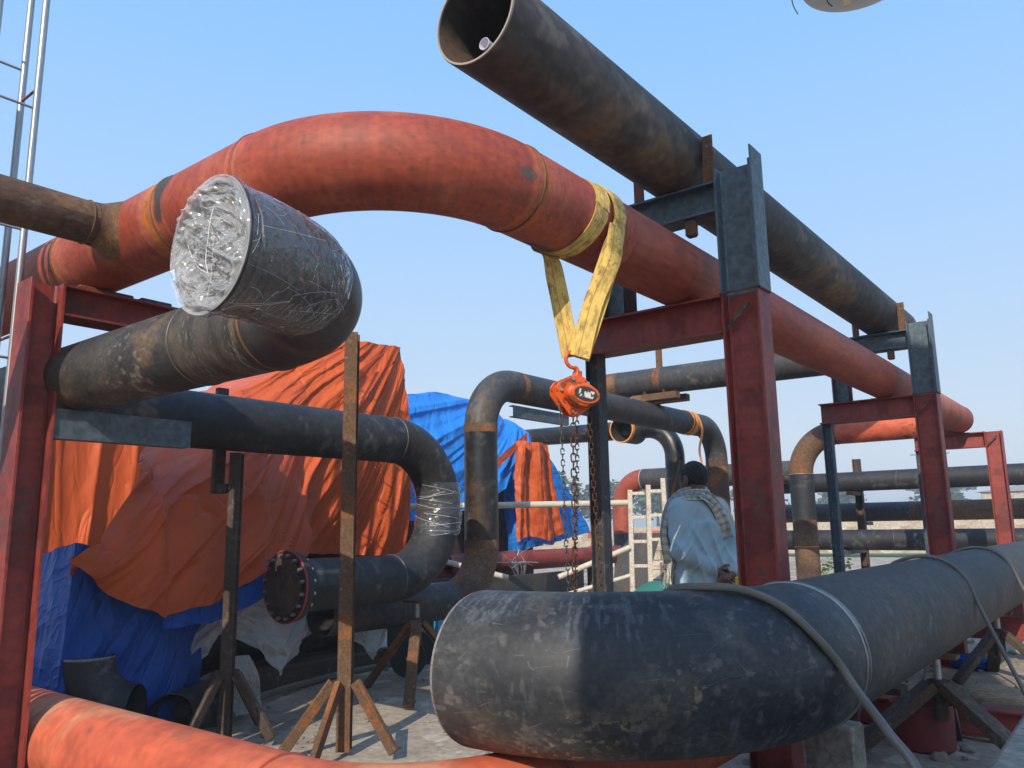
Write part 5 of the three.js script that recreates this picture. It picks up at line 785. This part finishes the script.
// ---------------------------------------------------------------- distance: yard clutter, walls, trees, pylon
{
  seed(9001);
  const pale = mat({ map: pipeTex(951, [196, 180, 158], [214, 200, 178], [160, 128, 104], { sx: 2, dust: .7, rust: .5, scr: 0 }), roughness: .95 });
  const places = [[-9.5, -17.5, 1.6, .9, .7, 'pale stacked block pile just right of the white ladder'], [-8.6, -20, 2.4, .7, .5, 'long pale low block beyond the white ladder'], [-12.5, -22, 3, 1.1, .8, 'broad pale block pile far beyond the chains'], [-10.2, -25, 2.2, .8, .8, 'farthest pale block pile under the hazy trees']];
  for (const [x, z, w, h, d, l] of places) { const t = thing('block_pile', l, 'block pile', V(x, 0, z), 'pale block piles in the yard'); const nx = Math.round(w / .45), ny = Math.round(h / .24); for (let j = 0; j < ny; j++) for (let i = 0; i < nx; i++) { if (j === ny - 1 && rnd() < .4) continue; const bx = x - w / 2 + (i + .5) * w / nx + (j % 2) * .05; part(t, 'block', box(bx - w / nx * .47, j * h / ny + .002, z - d / 2 + rr(0, .06), bx + w / nx * .47, (j + 1) * h / ny - .004, z + d / 2 - rr(0, .06), .01), rnd() < .25 ? M.primerOrange : pale); } }
  const wl = (x0, z0, x1, z1, h, l) => single('boundary_wall', bar(V(x0, h / 2, z0), V(x1, h / 2, z1), h, .25, V(z1 - z0, 0, x0 - x1)), pale, l, 'wall');
  wl(-16, -34, 30, -44, 1.7, 'long pale boundary wall far behind the right pipes');
  wl(-60, -40, -17, -36, 1.2, 'low pale boundary wall far behind the ladder');
  // sheds
  const shed = (x, z, w, d, h, l) => { const t = thing('shed', l, 'building', V(x, 0, z), 'far sheds'); part(t, 'wall', box(x - w / 2, 0, z - d / 2, x + w / 2, h, z + d / 2, .02), pale); const s = new THREE.Shape(); s.moveTo(-w / 2 - .3, 0); s.lineTo(0, h * .35); s.lineTo(w / 2 + .3, 0); s.closePath(); const g = new THREE.ExtrudeGeometry(s, { depth: d + .4, bevelEnabled: false }); g.translate(x, h + .003, z - d / 2 - .2); part(t, 'roof', triUV(g), M.galv); for (let i = 0; i < 4; i++) part(t, 'window', box(x - w / 2 + (i + .5) * w / 4 - .5, h * .4, z + d / 2 + .004, x - w / 2 + (i + .5) * w / 4 + .5, h * .7, z + d / 2 + .05), M.darkSteel); };
  shed(-2, -75, 16, 8, 3.4, 'far white shed seen between the right hand pipes'); shed(26, -90, 20, 9, 3.6, 'farther white shed behind right hand pipes near picture edge');
  // green cloth and yellow drum by the man
  single('green_cover', fromGrid(40, 24, (u, v) => { const a = u * 6.2832, p = v * 1.5; return V(-3.55 + Math.cos(a) * Math.sin(p) * .42 * (1 + .2 * fb(u * 6, v * 3, 2, 3)), .74 * Math.cos(p) + .02, -6.6 + Math.sin(a) * Math.sin(p) * .36); }, true), mat({ color: new THREE.Color().setRGB(.03, .16, .13), roughness: .8 }), 'dark green cloth covered heap left of the man', 'cover');
  const yd = new THREE.LatheGeometry([[0, 0], [.22, 0], [.225, .02], [.225, .28], [.232, .3], [.225, .32], [.225, .56], [.232, .58], [.225, .6], [.225, .86], [.215, .88], [0, .87]].map(([a, b]) => new THREE.Vector2(a, b)), 40); yd.translate(-2.42, 0, -5.95); single('yellow_drum', yd, mat({ color: new THREE.Color().setRGB(.7, .45, .03), roughness: .45 }), 'yellow drum just behind the man beside the red column', 'drum');
  // shrub by the rusty drop pipe
  const leafGeo = (n, c, r, s) => { const l = []; for (let i = 0; i < n; i++) { const d = V(rr(-1, 1), rr(-1, 1), rr(-1, 1)); if (d.length() > 1) { i--; continue; } const f = .55 + .45 * rnd(); d.normalize().multiplyScalar(f); const k = 1 + .35 * (vn(d.x * 2 + 9, d.y * 2 + d.z * 2 + 9, P, P, 3) - .5) * 2; const g = new THREE.PlaneGeometry(s * rr(.6, 1.3), s * rr(.4, .9)); g.rotateX(rr(0, 6)); g.rotateY(rr(0, 6)); g.translate(c.x + d.x * r.x * k, c.y + d.y * r.y * k, c.z + d.z * r.z * k); l.push(g); } return merge(l); };
  const leafM = [.9, 1.15, .75].map((k) => phys({ color: new THREE.Color().setRGB(.07 * k, .11 * k, .045 * k), roughness: .9, transmission: .25, thickness: 0 }));
  const sh = thing('shrub', 'small yellow green shrub at foot of the rusty drop pipe', 'shrub', V(-3.7, 0, -12.2)); part(sh, 'foliage', leafGeo(260, V(-3.62, .42, -12.1), V(.28, .36, .28), .05), phys({ color: new THREE.Color().setRGB(.16, .2, .04), roughness: .9, transmission: .3, thickness: 0 })); part(sh, 'stem', rod(V(-3.65, 0, -12.1), V(-3.65, .5, -12.1), .02, 8), M.rustDark);
  const tree = (x, z, h, w, l) => { const t = thing('tree', l, 'tree', V(x, 0, z), 'far hazy trees'); const g = new THREE.CylinderGeometry(h * .012, h * .028, h * .6, 10, 3); g.translate(x, h * .3, z); part(t, 'trunk', g, M.rustDark); const cl = []; for (let i = 0; i < 9; i++) { const a = rnd() * 6.28, q = rr(0, .65) * w / 2; cl.push(leafGeo(170, V(x + Math.cos(a) * q, h * rr(.42, .86), z + Math.sin(a) * q), V(w * rr(.2, .32), h * rr(.12, .2), w * rr(.2, .32)), h * .075)); } part(t, 'crown', merge(cl), leafM[Math.floor(rnd() * 3)]); };
  const spots = [[-62, -86, 9, 10], [-56, -90, 7, 8], [-50, -94, 8.5, 9], [-67, -80, 7.5, 9], [-45, -98, 7, 8], [-74, -84, 10, 11], [-40, -104, 8, 9], [-32, -112, 7, 9], [-22, -122, 8, 10], [-10, -130, 7.5, 10], [4, -136, 8.5, 10], [16, -140, 7, 9]];
  const nth = ['first', 'second', 'third', 'fourth', 'fifth', 'sixth', 'seventh', 'eighth', 'ninth', 'tenth', 'eleventh', 'twelfth'];
  [...spots].sort((a, b) => a[0] / -a[1] - b[0] / -b[1]).forEach((s, i) => tree(...s, `${nth[i]} hazy green tree from the left along the horizon`));
  const py = thing('pylon', 'tiny far lattice pylon above the middle right hand pipe', 'pylon', V(-28, 0, -150)); for (const [a, b] of [[-1, -1], [1, -1], [1, 1], [-1, 1]]) part(py, 'leg', rod(V(-28 + a * 1.5, 0, -150 + b * 1.5), V(-28 + a * .3, 15, -150 + b * .3), .14, 6), M.galv); for (let y = 2; y < 15; y += 2) { const q = 1.5 - 1.2 * y / 15; part(py, 'cross_brace', rod(V(-28 - q, y, -150 + q), V(-28 + q, y + 1.4, -150 + q), .09, 6), M.galv); } for (const y of [10, 12.5]) part(py, 'cross_arm', rod(V(-31, y, -150), V(-25, y, -150), .14, 6), M.galv);
}
renderer.render(scene, camera);
